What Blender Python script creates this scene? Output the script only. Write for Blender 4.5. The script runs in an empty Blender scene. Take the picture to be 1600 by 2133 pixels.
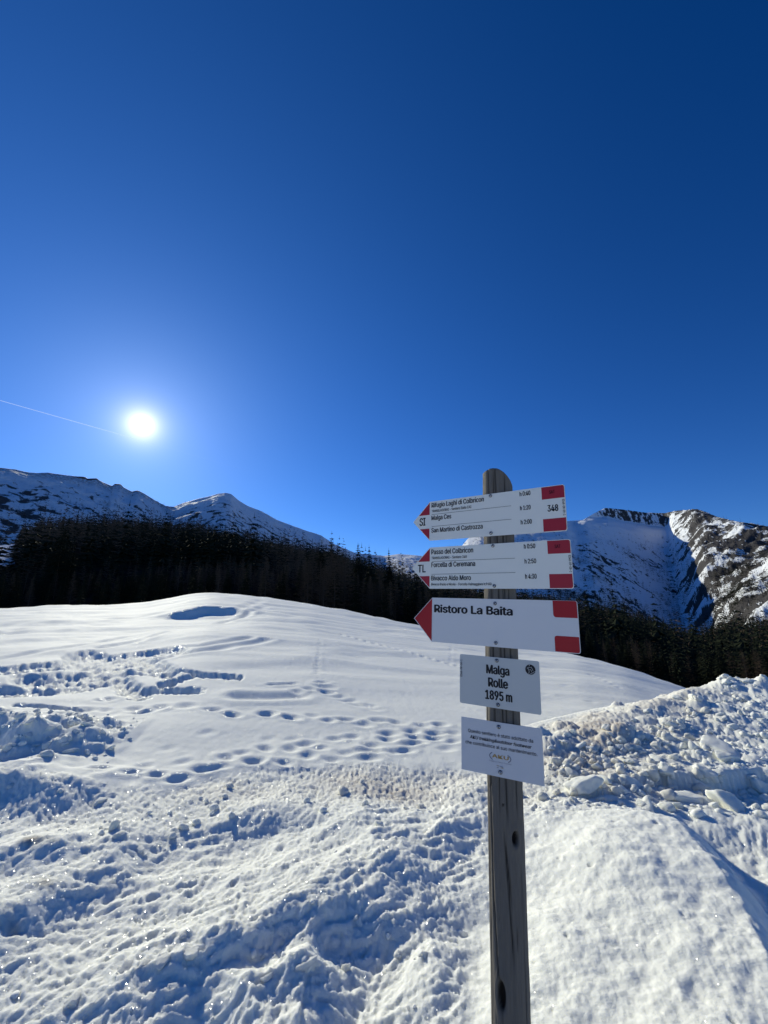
import bpy, bmesh, math, random
import numpy as np
from mathutils import Vector, Matrix
D = bpy.data
SC = bpy.context.scene
COL = SC.collection
rnd = random.Random(7)
# ------------------------------------------------------------------ camera, sky, sun, exposure
CAM_H = 1.6
PITCH = math.radians(13.68)
F_PX = 840.0                       # focal length in pixels of the 1600 px wide photograph
CP, SP = math.cos(PITCH), math.sin(PITCH)
cam = D.cameras.new('camera')
cam.sensor_fit = 'HORIZONTAL'
cam.sensor_width = 36.0
cam.lens = 36.0 * F_PX / 1600.0
cam.clip_start = 0.05
cam.clip_end = 60000
cam_o = D.objects.new('camera', cam)
COL.objects.link(cam_o)
cam_o.location = (0, 0, CAM_H)
cam_o.rotation_euler = (math.pi / 2 + PITCH, 0, 0)
SC.camera = cam_o

SUN_AZ = math.radians(-33.1)       # clockwise from +Y
SUN_EL = math.radians(22.1)
sun_dir = Vector((math.sin(SUN_AZ) * math.cos(SUN_EL), math.cos(SUN_AZ) * math.cos(SUN_EL), math.sin(SUN_EL)))
EXPOSURE = 0.0
SUN_STRENGTH = 4.5
SKY_STRENGTH = 0.07

w = D.worlds.new('World')
SC.world = w
w.use_nodes = True
nt = w.node_tree
nt.nodes.clear()
def N(nt, t, **kw):
    n = nt.nodes.new(t)
    for k, v in kw.items():
        if k.startswith('i_'):
            n.inputs[k[2:].replace('_', ' ')].default_value = v
        else:
            setattr(n, k, v)
    return n
def Mth(nt, op, a, b=None, c=None, clamp=False):
    n = nt.nodes.new('ShaderNodeMath')
    n.operation = op
    n.use_clamp = clamp
    for i, x in enumerate((a, b, c)):
        if x is None:
            continue
        if isinstance(x, (int, float)):
            n.inputs[i].default_value = x
        else:
            nt.links.new(x, n.inputs[i])
    return n.outputs[0]
sky = N(nt, 'ShaderNodeTexSky', sky_type='NISHITA', sun_disc=False, sun_elevation=SUN_EL,
        sun_rotation=SUN_AZ, altitude=1900, air_density=1.0, dust_density=0.35, ozone_density=3.0)
hs = N(nt, 'ShaderNodeHueSaturation')
hs.inputs['Saturation'].default_value = 1.22
hs.inputs['Value'].default_value = 1.0
nt.links.new(sky.outputs[0], hs.inputs['Color'])
deep = N(nt, 'ShaderNodeVectorMath', operation='MULTIPLY_ADD')      # the thin, dry mountain air: deeper blue
deep.inputs[1].default_value = (0.80, 1.12, 1.74)
deep.inputs[2].default_value = (-0.13, -0.30, -0.85)
nt.links.new(hs.outputs[0], deep.inputs[0])
gam = N(nt, 'ShaderNodeVectorMath', operation='MAXIMUM')
nt.links.new(deep.outputs[0], gam.inputs[0])
bg = N(nt, 'ShaderNodeBackground')
bg.inputs[1].default_value = SKY_STRENGTH
nt.links.new(gam.outputs[0], bg.inputs[0])
# the sun itself with the aureole the air makes around it
tc = N(nt, 'ShaderNodeTexCoord')
nrm = N(nt, 'ShaderNodeVectorMath', operation='NORMALIZE')
nt.links.new(tc.outputs['Generated'], nrm.inputs[0])
dot = N(nt, 'ShaderNodeVectorMath', operation='DOT_PRODUCT')
dot.inputs[1].default_value = sun_dir
nt.links.new(nrm.outputs[0], dot.inputs[0])
ang = Mth(nt, 'MULTIPLY', Mth(nt, 'ARCCOSINE', Mth(nt, 'MINIMUM', dot.outputs['Value'], 0.9999999)), 180 / math.pi)
def expo(s, a):
    return Mth(nt, 'MULTIPLY', Mth(nt, 'EXPONENT', Mth(nt, 'MULTIPLY', ang, -1.0 / s)), a)
disc = N(nt, 'ShaderNodeMapRange', interpolation_type='SMOOTHSTEP')
disc.inputs[1].default_value = 1.3
disc.inputs[2].default_value = 0.3
disc.inputs[3].default_value = 0
disc.inputs[4].default_value = 2.5
nt.links.new(ang, disc.inputs[0])
def glow(col, val):
    b = N(nt, 'ShaderNodeBackground')
    b.inputs[0].default_value = (*col, 1)
    nt.links.new(val, b.inputs[1])
    return b.outputs[0]
def addsh(a, b):
    s = nt.nodes.new('ShaderNodeAddShader')
    nt.links.new(a, s.inputs[0])
    nt.links.new(b, s.inputs[1])
    return s.outputs[0]
out = N(nt, 'ShaderNodeOutputWorld')
sh = bg.outputs[0]
sh = addsh(sh, glow((1.0, 0.95, 0.85), disc.outputs[0]))
sh = addsh(sh, glow((1.0, 0.84, 0.58), expo(0.95, 2.6)))
sh = addsh(sh, glow((0.65, 0.82, 1.0), expo(4.2, 0.42)))
sh = addsh(sh, glow((0.14, 0.45, 1.0), expo(25.0, 0.22)))
nt.links.new(sh, out.inputs[0])

sl = D.lights.new('sun', 'SUN')
sl.energy = SUN_STRENGTH
sl.angle = math.radians(0.53)
sl.color = (1.0, 0.965, 0.775)
so = D.objects.new('sun', sl)
COL.objects.link(so)
so.rotation_euler = sun_dir.to_track_quat('Z', 'Y').to_euler()
so.location = (0, 0, 20)
SC.view_settings.view_transform = 'Standard'
SC.view_settings.look = 'None'
SC.view_settings.exposure = EXPOSURE
SC.view_settings.gamma = 1
SC.view_settings.use_curve_mapping = False
SC.render.engine = 'CYCLES'
SC.cycles.use_denoising = True
SC.cycles.max_bounces = 8
SC.cycles.diffuse_bounces = 8
SC.cycles.transparent_max_bounces = 8
SC.cycles.sample_clamp_indirect = 8

# ------------------------------------------------------------------ helpers: layout and noise
def ray(u, v):
    """direction (forward-normalised) seen at pixel u, v of the 1600 x 2133 photograph"""
    a = (np.asarray(u, float) - 800) / F_PX
    b = (np.asarray(v, float) - 1066.5) / F_PX
    return np.stack([a + 0 * b, CP + b * SP + 0 * a, SP - b * CP + 0 * a], -1)
def to_px(X, Y, Z):
    z = Z - CAM_H
    f = Y * CP + z * SP
    f = np.where(f < 0.05, 0.05, f)
    return 800 + F_PX * X / f, 1066.5 - F_PX * (-Y * SP + z * CP) / f
def at_z(u, v, z=0.0):
    d = ray(u, v)
    t = (z - CAM_H) / d[..., 2]
    return d[..., 0] * t, d[..., 1] * t
def az_tan(u, v):
    d = ray(u, v)
    return np.arctan2(d[..., 0], d[..., 1]), d[..., 2] / np.hypot(d[..., 0], d[..., 1])
def sstep(a, b, x):
    t = np.clip((x - a) / (b - a), 0, 1)
    return t * t * (3 - 2 * t)
def hashi(ix, iy, seed):
    h = (ix.astype(np.int64) * 374761393 + iy.astype(np.int64) * 668265263 + seed * 974711) & 0xffffffff
    h = ((h ^ (h >> 13)) * 1274126177) & 0xffffffff
    h = ((h ^ (h >> 16)) * 2246822519) & 0xffffffff
    return (h ^ (h >> 15)) & 0xffffffff
def h01(ix, iy, seed):
    return hashi(ix, iy, seed) / 4294967295.0
def perlin(x, y, seed=0):
    x0 = np.floor(x); y0 = np.floor(y)
    fx = x - x0; fy = y - y0
    ux = fx * fx * fx * (fx * (fx * 6 - 15) + 10)
    uy = fy * fy * fy * (fy * (fy * 6 - 15) + 10)
    def g(i, j):
        a = h01(x0 + i, y0 + j, seed) * 2 * np.pi
        return np.cos(a) * (fx - i) + np.sin(a) * (fy - j)
    n0 = g(0, 0) * (1 - ux) + g(1, 0) * ux
    n1 = g(0, 1) * (1 - ux) + g(1, 1) * ux
    return (n0 * (1 - uy) + n1 * uy) * 1.5
def fbm(x, y, octv=4, seed=0, gain=0.5, lac=2.03):
    s = 0; a = 1
    for k in range(octv):
        s = s + a * perlin(x, y, seed + k * 17)
        x = x * lac + 13.7; y = y * lac - 7.1; a *= gain
    return s
def ridged(x, y, octv=4, seed=0, gain=0.5):
    s = 0; a = 1
    for k in range(octv):
        s = s + a * (1 - 2.2 * np.abs(perlin(x, y, seed + k * 17)))
        x = x * 2.07 + 3.7; y = y * 2.07 - 9.1; a *= gain
    return s
def spheres(x, y, cell, seed, rmin=0.25, rmax=0.62, dens=1.0):
    """height of a layer of half-buried balls, one per cell"""
    gx = np.floor(x / cell); gy = np.floor(y / cell)
    h = np.zeros_like(x)
    for i in (-1, 0, 1):
        for j in (-1, 0, 1):
            cx = gx + i; cy = gy + j
            px_ = (cx + h01(cx, cy, seed)) * cell
            py_ = (cy + h01(cx, cy, seed + 1)) * cell
            r = (rmin + (rmax - rmin) * h01(cx, cy, seed + 2) ** 2) * cell
            on = h01(cx, cy, seed + 3) < dens
            d2 = (x - px_) ** 2 + (y - py_) ** 2
            h = np.maximum(h, np.where(on, np.sqrt(np.maximum(r * r - d2, 0)) * (0.6 + 0.4 * h01(cx, cy, seed + 4)), 0))
    return h
def polydist(x, y, pts):
    """distance to a polyline, side (+ = left of travel) and position along it 0..n-1"""
    best = np.full_like(x, 1e9); side = np.zeros_like(x); tt = np.zeros_like(x)
    for k in range(len(pts) - 1):
        ax, ay = pts[k][:2]; bx, by = pts[k + 1][:2]
        dx, dy = bx - ax, by - ay
        L = dx * dx + dy * dy + 1e-12
        t = np.clip(((x - ax) * dx + (y - ay) * dy) / L, 0, 1)
        ex = x - ax - t * dx; ey = y - ay - t * dy
        d = np.hypot(ex, ey)
        m = d < best
        best = np.where(m, d, best)
        side = np.where(m, np.sign(dx * ey - dy * ex), side)
        tt = np.where(m, k + t, tt)
    return best, side, tt
# object helpers
def link(o, parent=None):
    COL.objects.link(o)
    if parent is not None:
        o.parent = parent
    return o
def tag(o, label=None, cat=None, group=None, kind=None):
    if label: o['label'] = label
    if cat: o['category'] = cat
    if group: o['group'] = group
    if kind: o['kind'] = kind
    return o
def empty(name, loc=(0, 0, 0)):
    o = D.objects.new(name, None)
    o.location = loc
    o.empty_display_size = 0.1
    return link(o)
def np_mesh(name, V, Fc, mat=None, smooth=True, attrs=None):
    """Fc: int array (n,3) or (n,4)"""
    V = np.ascontiguousarray(V, dtype=np.float32)
    Fc = np.ascontiguousarray(Fc, dtype=np.int32)
    me = D.meshes.new(name)
    n, k = Fc.shape
    me.vertices.add(len(V)); me.vertices.foreach_set('co', V.ravel())
    me.loops.add(n * k); me.loops.foreach_set('vertex_index', Fc.ravel())
    me.polygons.add(n)
    me.polygons.foreach_set('loop_start', np.arange(0, n * k, k, dtype=np.int32))
    me.polygons.foreach_set('use_smooth', np.full(n, smooth, dtype=bool))
    me.update(calc_edges=True)
    for an, av in (attrs or {}).items():
        a = me.attributes.new(an, 'FLOAT', 'POINT')
        a.data.foreach_set('value', np.ascontiguousarray(av, dtype=np.float32).ravel())
    if mat: me.materials.append(mat)
    return me
def py_mesh(name, V, Fc, mat=None, smooth=False):
    me = D.meshes.new(name)
    me.from_pydata([tuple(v) for v in V], [], Fc)
    me.polygons.foreach_set('use_smooth', [smooth] * len(me.polygons))
    me.update()
    if mat: me.materials.append(mat)
    return me
def grid_faces(nr, nc):
    i = np.arange(nr - 1)[:, None] * nc + np.arange(nc - 1)[None, :]
    return np.stack([i, i + 1, i + nc + 1, i + nc], -1).reshape(-1, 4)

# ------------------------------------------------------------------ materials
def mat(name, col=(0.5, 0.5, 0.5), rough=0.6, spec=0.3, metal=0.0):
    m = D.materials.new(name)
    m.use_nodes = True
    b = m.node_tree.nodes['Principled BSDF']
    b.inputs['Base Color'].default_value = (*col, 1)
    b.inputs['Roughness'].default_value = rough
    b.inputs['Specular IOR Level'].default_value = spec
    b.inputs['Metallic'].default_value = metal
    return m, m.node_tree, b
def noise_n(nt, scale, detail=4, rough=0.55, vec=None, dist=0.0):
    n = N(nt, 'ShaderNodeTexNoise')
    n.inputs['Scale'].default_value = scale
    n.inputs['Detail'].default_value = detail
    n.inputs['Roughness'].default_value = rough
    n.inputs['Distortion'].default_value = dist
    if vec is not None: nt.links.new(vec, n.inputs['Vector'])
    return n.outputs['Fac']
def ramp(nt, fac, stops):
    n = N(nt, 'ShaderNodeValToRGB')
    cr = n.color_ramp
    while len(cr.elements) > 1: cr.elements.remove(cr.elements[-1])
    cr.elements[0].position = stops[0][0]; cr.elements[0].color = (*stops[0][1], 1)
    for p, c in stops[1:]:
        e = cr.elements.new(p); e.color = (*c, 1)
    nt.links.new(fac, n.inputs[0])
    return n.outputs[0]
def mixc(nt, fac, a, b, mode='MIX'):
    n = N(nt, 'ShaderNodeMix', data_type='RGBA', blend_type=mode)
    for i, x in ((0, fac), (6, a), (7, b)):
        if isinstance(x, (int, float)): n.inputs[i].default_value = x
        elif isinstance(x, tuple): n.inputs[i].default_value = (*x, 1)
        else: nt.links.new(x, n.inputs[i])
    return n.outputs[2]
def attr(nt, name):
    n = N(nt, 'ShaderNodeAttribute', attribute_name=name)
    return n.outputs['Fac']
def bump(nt, h, strength, dist, bsdf, prev=None):
    n = N(nt, 'ShaderNodeBump')
    n.inputs['Strength'].default_value = strength
    n.inputs['Distance'].default_value = dist
    nt.links.new(h, n.inputs['Height'])
    if prev is not None: nt.links.new(prev, n.inputs['Normal'])
    if bsdf is not None: nt.links.new(n.outputs[0], bsdf.inputs['Normal'])
    return n.outputs[0]
def objco(nt):
    return N(nt, 'ShaderNodeTexCoord').outputs['Object']

def make_snow():
    m, t, b = mat('snow', (0.84, 0.86, 0.88), 0.8, 0.12)
    oc = objco(t)
    n1 = noise_n(t, 3.0, 5, 0.6, oc)
    base = mixc(t, n1, (0.87, 0.87, 0.775), (0.915, 0.91, 0.81))
    dn = noise_n(t, 22.0, 5, 0.65, oc)
    df = Mth(t, 'MULTIPLY', attr(t, 'dirt'), Mth(t, 'ADD', Mth(t, 'MULTIPLY', dn, 1.5), -0.15), clamp=True)
    c = mixc(t, df, base, (0.50, 0.40, 0.30))
    c = mixc(t, attr(t, 'soil'), c, (0.10, 0.07, 0.055))
    t.links.new(c, b.inputs['Base Color'])
    g1 = noise_n(t, 260.0, 3, 0.6, oc)
    g2 = noise_n(t, 60.0, 4, 0.6, oc)
    p = bump(t, g2, 0.6, 0.008, None)
    p = bump(t, g1, 0.5, 0.003, b, p)
    b.inputs['Subsurface Weight'].default_value = 0.7
    b.inputs['Subsurface Radius'].default_value = (1.0, 0.97, 0.85)
    b.inputs['Subsurface Scale'].default_value = 0.028
    # ice crystals: tiny facets turned every which way
    vo = N(t, 'ShaderNodeTexVoronoi', feature='F1')
    vo.inputs['Scale'].default_value = 240.0
    t.links.new(oc, vo.inputs['Vector'])
    v1 = N(t, 'ShaderNodeVectorMath', operation='SUBTRACT')
    v1.inputs[1].default_value = (0.5, 0.5, 0.0)
    t.links.new(vo.outputs['Color'], v1.inputs[0])
    v2 = N(t, 'ShaderNodeVectorMath', operation='MULTIPLY')
    v2.inputs[1].default_value = (1.5, 1.5, 1.0)
    t.links.new(v1.outputs[0], v2.inputs[0])
    v3 = N(t, 'ShaderNodeVectorMath', operation='NORMALIZE')
    t.links.new(v2.outputs[0], v3.inputs[0])
    gl = N(t, 'ShaderNodeBsdfGlossy')
    gl.inputs['Roughness'].default_value = 0.12
    gl.inputs['Color'].default_value = (1, 1, 1, 1)
    t.links.new(v3.outputs[0], gl.inputs['Normal'])
    mx = N(t, 'ShaderNodeMixShader')
    mx.inputs[0].default_value = 0.006
    t.links.new(b.outputs[0], mx.inputs[1])
    t.links.new(gl.outputs[0], mx.inputs[2])
    t.links.new(mx.outputs[0], t.nodes['Material Output'].inputs[0])
    return m
M_SNOW = make_snow()
def make_mountain():
    m, t, b = mat('mountain_snow_rock', rough=0.8, spec=0.15)
    oc = objco(t)
    n = noise_n(t, 0.02, 8, 0.65, oc)
    n2 = noise_n(t, 0.15, 5, 0.7, oc)
    rock = mixc(t, n2, (0.018, 0.018, 0.020), (0.10, 0.092, 0.088))
    snow = mixc(t, n, (0.76, 0.80, 0.84), (0.86, 0.87, 0.88))
    f = Mth(t, 'ADD', attr(t, 'rock'), Mth(t, 'MULTIPLY', Mth(t, 'SUBTRACT', n2, 0.5), 0.9))
    f = Mth(t, 'MULTIPLY', Mth(t, 'SUBTRACT', f, 0.46), 9.0, clamp=True)
    c = mixc(t, f, snow, rock)
    g = Mth(t, 'MULTIPLY', attr(t, 'grass'), Mth(t, 'MULTIPLY', Mth(t, 'SUBTRACT', n2, 0.42), 5.0, clamp=True))
    c = mixc(t, g, c, (0.22, 0.15, 0.11))
    t.links.new(c, b.inputs['Base Color'])
    bump(t, n2, 0.8, 3.0, b)
    return m
M_MTN = make_mountain()
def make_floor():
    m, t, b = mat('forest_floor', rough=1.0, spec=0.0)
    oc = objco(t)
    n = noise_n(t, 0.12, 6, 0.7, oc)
    c = ramp(t, n, [(0.50, (0.014, 0.012, 0.010)), (0.70, (0.032, 0.029, 0.026))])  # near-black colour stands in for the trees' shade on the snow
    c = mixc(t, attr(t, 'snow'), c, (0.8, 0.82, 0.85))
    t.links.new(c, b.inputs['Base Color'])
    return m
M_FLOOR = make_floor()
def veg(name, a, bb, sc=0.8):
    m, t, b = mat(name, a, 0.9, 0.02)
    oc = objco(t)
    n = noise_n(t, sc, 3, 0.6, oc)
    oi = N(t, 'ShaderNodeObjectInfo')
    c = mixc(t, n, a, bb)
    k = Mth(t, 'ADD', Mth(t, 'MULTIPLY', oi.outputs['Random'], 0.6), 0.7)
    h = N(t, 'ShaderNodeHueSaturation')
    t.links.new(k, h.inputs['Value']); t.links.new(c, h.inputs['Color'])
    t.links.new(h.outputs[0], b.inputs['Base Color'])
    return m
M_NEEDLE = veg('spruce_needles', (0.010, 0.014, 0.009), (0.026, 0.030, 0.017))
M_BARK = veg('bark', (0.05, 0.04, 0.032), (0.085, 0.07, 0.055), 4)
M_TWIG = veg('larch_twigs', (0.055, 0.040, 0.029), (0.115, 0.085, 0.060), 0.6)

# ------------------------------------------------------------------ the snow: near ground
crest_px = np.array([(-300, 1275), (-120, 1270), (0, 1267), (100, 1262), (200, 1261), (300, 1256), (350, 1246), (400, 1236),
    (440, 1233), (500, 1238), (560, 1246), (650, 1258), (750, 1278), (850, 1298), (950, 1318), (1100, 1347), (1205, 1364),
    (1300, 1389), (1400, 1426), (1440, 1441), (1520, 1470), (1620, 1500), (1800, 1540)], float)
caz, ctan = az_tan(crest_px[:, 0], crest_px[:, 1])
cR = np.interp(crest_px[:, 0], [-300, 0, 500, 700, 850, 1000, 1200, 1440, 1800], [44, 45, 45, 42, 36, 31, 26, 21, 17])
_fa = np.linspace(caz[0], caz[-1], 400)
_ft = np.interp(_fa, caz, ctan); _fr = np.interp(_fa, caz, cR)
_k = np.hanning(13); _k /= _k.sum()
_ft = np.convolve(np.pad(_ft, 6, 'edge'), _k, 'valid'); _fr = np.convolve(np.pad(_fr, 6, 'edge'), _k, 'valid')
R0 = 4.5
def base_z(X, Y):
    az = np.arctan2(X, Y); r = np.hypot(X, Y)
    Rc = np.interp(az, _fa, _fr); tn = np.interp(az, _fa, _ft)
    w_ = 1 - sstep(math.radians(60), math.radians(100), np.abs(az))
    zc = (CAM_H + Rc * tn) * w_
    s = np.clip((r - R0) / (Rc - R0), 0, None)
    lin = np.where(s < 1, s, 1.0)
    lin = lin - 0.04 * np.exp(-(s / 0.08) ** 2) * 0
    z = zc * lin
    over = np.clip(r - Rc, 0, None)
    z = z + over * np.minimum(tn, 0) * w_ - np.where(over < 8, 0.012 * over ** 2 + .01 * over, 0.85 + 0.20 * (over - 8)) * w_ - (1 - w_) * 0.02 * over
    # wind scoop under the highest mound
    u, v = to_px(X, Y, z)
    win = np.exp(-np.abs((u - 432) / 88.0) ** 2.6) * (Y > 0)
    edge = 26.0 + 0.5 * np.sin((u - 432) / 30.0) + .5 * perlin(u / 45.0, u * 0 + 3.3, 15) - 1.6 * ((u - 435) / 94.0) ** 2
    z = z - win * 0.50 * sstep(14, 24.5, r) * (1 - sstep(edge - .2, edge + 0.9, r))
    return z
def hit(u, v):
    d = ray(u, v); t = 1.0
    while t < 70:
        x, y, z = d[0] * t, d[1] * t, CAM_H + d[2] * t
        if z < base_z(np.array([x]), np.array([y]))[0]: break
        t *= 1.004
    return d[0] * t, d[1] * t
def P(pts, z=0.0):
    o = []
    for p in pts:
        x, y = at_z(p[0], p[1], p[2] if len(p) > 2 else z)
        o.append((float(x), float(y), p[2] if len(p) > 2 else z))
    return o
NC, NR = 820, 700
az_in = np.linspace(math.radians(-50), math.radians(50), NC)
az_out = np.linspace(math.radians(50), math.radians(310), 34)[1:-1]
AZ = np.concatenate([az_in, az_out])
q = np.linspace(0.8 ** -0.5, 95 ** -0.5, NR)
RR = q ** -2.0
A2, R2 = np.meshgrid(AZ, RR)
X = R2 * np.sin(A2); Y = R2 * np.cos(A2)
Z = base_z(X, Y)
U, V = to_px(X, Y, Z)
front = (Y > 0.3) & (np.abs(A2) < math.radians(60))
U = np.where(front, U, 9999); V = np.where(front, V, 9999)

def field_line(u):
    return np.interp(u, [-200, 0, 120, 200, 280, 350, 420, 480, 560, 700, 800, 900, 960, 1060, 1130, 1250, 1700],
                     [1650, 1632, 1640, 1652, 1648, 1650, 1632, 1612, 1600, 1596, 1590, 1598, 1602, 1600, 1580, 1540, 1480])
fl = field_line(U) + 7 * perlin(U / 40, V / 40, 5)
rough = sstep(-10, 14, V - fl)                    # 1 on all churned snow nearer than the field
rough = np.where(front, rough, sstep(5.5, 4.5, R2))
field = 1 - rough
# soft relief of the field
warp = perlin(X * 0.22, Y * 0.22, 3)
und = fbm(X * 0.16 + warp * .6, Y * 0.42 - X * .10, 3, 11)
und2 = fbm(X * 0.55, Y * 1.3 + X * 0.25 + warp, 3, 21)
fr = np.clip(R2 / 20, 0.15, 1.3)
Z += field * (und * 0.075 * fr + und2 * 0.020 * np.clip(fr, .3, 1) * sstep(-0.2, 0.6, warp + .3))
Z += field * 0.0025 * fbm(X * 9, Y * 9, 3, 31)
# trodden snow on the left of the field
strokes = [([(-80, 1396), (0, 1392), (100, 1385), (165, 1378)], 4, .10), ([(-80, 1408), (0, 1402), (110, 1393), (160, 1388)], 3, .10),
    ([(150, 1373), (180, 1363), (240, 1370), (290, 1365), (330, 1358), (368, 1353)], 6, .11),
    ([(160, 1386), (220, 1385), (285, 1375), (320, 1390), (342, 1400)], 9, .11),
    ([(55, 1416), (150, 1412), (220, 1400), (232, 1385)], 9, .12), ([(-80, 1442), (0, 1438), (60, 1438), (150, 1430), (212, 1416)], 9, .12),
    ([(210, 1405), (270, 1400), (310, 1400)], 4, .09), ([(345, 1425), (390, 1407), (430, 1405), (492, 1410)], 4, .12),
    ([(370, 1394), (430, 1402), (490, 1406)], 2, .07), ([(240, 1410), (262, 1428), (285, 1448)], 8, .11),
    ([(300, 1437), (340, 1438), (405, 1437)], 5, .11), ([(160, 1372), (215, 1380), (240, 1376)], 9, .10),
    ([(35, 1470), (100, 1474), (160, 1482)], 2.5, .07)]
tram = np.zeros_like(X)
fm = front & (V > 1330) & (V < 1500) & (U < 620)
uu, vv = U[fm], V[fm]
acc = np.zeros_like(uu)
for pts, wd, dp in strokes:
    d, s_, t_ = polydist(uu / 3.2, vv, [(a / 3.2, b) for a, b in pts])
    d = d + 2.2 * perlin(uu / 13, vv / 4, 77)
    acc = np.maximum(acc, dp * .95 * (1 - sstep(wd * .5, wd * 1.6, d)))
tram[fm] = acc
Z -= tram
tm = tram > 0.004
Z[tm] += (tram[tm] / 0.07) * (0.030 * fbm(X[tm] * 3.6, Y[tm] * 2.2, 5, 41, .75) + 0.30 * spheres(X[tm], Y[tm], 0.13, 45, dens=.8) - .012)
# footprints
pits = [(556,1487,1.3),(606,1495,1.3),(650,1492,.5),(684,1503,.8),(719,1501,1),(759,1510,.8),(789,1503,.9),(822,1506,.9),(881,1513,.8),
 (916,1511,1),(859,1525,.9),(866,1537,1.1),(869,1547,1.1),(906,1529,1.1),(903,1539,1.1),(808,1529,1),(808,1540,1),(775,1554,1),(781,1565,1),
 (756,1564,.9),(734,1536,.8),(850,1551,.8),(828,1567,.9),(850,1564,.8),(634,1551,1),(606,1561,.9),(553,1561,.9),(641,1576,.9),(591,1592,1.1),
 (531,1590,1.1),(766,1581,.9),(669,1423,.9),(678,1432,.9),(644,1436,.8),(678,1442,.9),(619,1441,.8),(725,1459,.9),(706,1451,.7),(744,1468,.7),
 (766,1472,.6),(781,1479,.5),(220,1458,1.1),(178,1481,1),(217,1481,.6),(280,1478,.8),(304,1484,1.1),(334,1473,.9),(385,1470,.7),(443,1478,.9),
 (483,1490,1.2),(206,1615,1.2),(278,1619,1.1),(324,1621,1.2),(367,1628,1.2),(472,1580,1),(423,1606,1.3),(430,1528,.4),(525,1586,.8),
 (700,1540,.6),(665,1560,.7),(690,1585,.8),(720,1570,.6),(930,1560,.6),(300,1600,.6),(380,1590,.6),(345,1560,.3),(1180,1428,.5),(1130,1445,.5),
 (1230,1460,.4),(1110,1450,.4),(945,1528,.6),(940,1545,.7),(610,1540,.4),(560,1540,.4),(500,1570,.7),(460,1600,.9)]
small = [(712 + 17 * i, 1321 + 4.6 * i, .55) for i in range(15)] + [(668 - .7 * i, 1330 + 6.2 * i, .3) for i in range(13)] + \
        [(941 - .4 * i, 1344 + 5 * i, .3) for i in range(9)] + [(560 + 9 * i, 1427 - i * .3, .5) for i in range(7)] + \
        [(1230 + 12 * i, 1404 + 6 * i, .3) for i in range(6)]
for (pu, pv, s), kind in [(p, 0) for p in pits] + [(p, 1) for p in small]:
    px_, py_ = hit(pu, pv)
    rr_ = math.hypot(px_, py_)
    ci = int(np.searchsorted(az_in, math.atan2(px_, py_))); ri = int(NR - np.searchsorted(RR[::-1], rr_) ) if RR[0] > RR[-1] else int(np.searchsorted(RR, rr_))
    half = 0.9
    c0 = max(0, ci - int(half / rr_ / (az_in[1] - az_in[0])) - 2); c1 = min(NC, ci + int(half / rr_ / (az_in[1] - az_in[0])) + 2)
    r0 = int(np.searchsorted(RR, rr_ - half)); r1 = int(np.searchsorted(RR, rr_ + half))
    sl_ = (slice(r0, r1), slice(c0, c1))
    a_ = rnd.uniform(-.5, .5)
    dx = (X[sl_] - px_) * math.cos(a_) + (Y[sl_] - py_) * math.sin(a_)
    dy = -(X[sl_] - px_) * math.sin(a_) + (Y[sl_] - py_) * math.cos(a_)
    if kind == 0:
        wx, wy, dp = .11 * (0.75 + .35 * s) * rnd.uniform(.85, 1.25) * min(1.1, max(.62, rr_ / 7.2)), .085 * rnd.uniform(.85, 1.2) * min(1.1, max(.6, rr_ / 7.2)), .036 * s * min(1, rr_ / 6.8)
    else:
        wx, wy, dp = .05 + .05 * s, .07, .05 * s * min(1.6, rr_ / 10)
    wn_ = .25 * perlin(X[sl_] * 6, Y[sl_] * 6, 97)
    e = ((dx / wx) ** 2 + (dy / wy) ** 2) * (1 + wn_)
    Z[sl_] += -dp * np.exp(-e ** 1.3) + dp * .22 * np.exp(-(np.sqrt(e) - 1.9) ** 2 / .35)
# ski tracks: shallow paired grooves
for pts in ([(-80, 1382), (0, 1371), (120, 1352), (200, 1340), (290, 1322), (350, 1313)], [(210, 1350), (290, 1338), (350, 1316)],
            [(330, 1375), (450, 1353), (560, 1333)], [(300, 1357), (420, 1345), (520, 1330)], [(520, 1262), (500, 1268), (545, 1250)],
            [(460, 1300), (500, 1288), (560, 1262)], [(470, 1296), (520, 1278), (565, 1270)], [(-50, 1310), (60, 1296), (200, 1290), (330, 1286)],
            [(-50, 1325), (80, 1308), (180, 1306)], [(500, 1451), (560, 1452), (620, 1450)]):
    W = [hit(a, b) for a, b in pts]
    m = front & (R2 > 7) & (R2 < 46) & (U < 760)
    d, s_, t_ = polydist(X[m], Y[m], W)
    g = .05 + .05 * (perlin(X[m] * .8, Y[m] * .8, 9) + .5)
    wv = 0.16 * np.clip(R2[m] / 16, 1, 2.2)
    Z[m] += -g * .5 * np.exp(-(d / wv) ** 2) + .02 * np.exp(-((d - 2 * wv) / wv) ** 2)

# ---- churned and ploughed snow in front
def ridge(pts, wn, wf, pw=1.6, add=True):
    """raised crest along pts (x,y,h); wn = width on the camera side, wf on the far side"""
    global Z
    m = front & (R2 < 14)
    d, s_, t_ = polydist(X[m], Y[m], pts)
    hh = np.interp(t_, range(len(pts)), [p[2] for p in pts])
    nz = perlin(X[m] * 2.2, Y[m] * 2.2, 91) * .5 + perlin(X[m] * 6, Y[m] * 6, 92) * .25
    wid = np.where(s_ < 0, wn, wf) * (1 + .45 * nz)
    Z[m] += hh * (1 + .35 * nz) * np.exp(-(d / wid) ** pw)
nearw = rough * sstep(5.6, 4.9, R2)
Z += rough * 0.05 * fbm(X * 1.1, Y * 1.1, 2, 55) * sstep(1.0, 2.0, R2)
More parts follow.
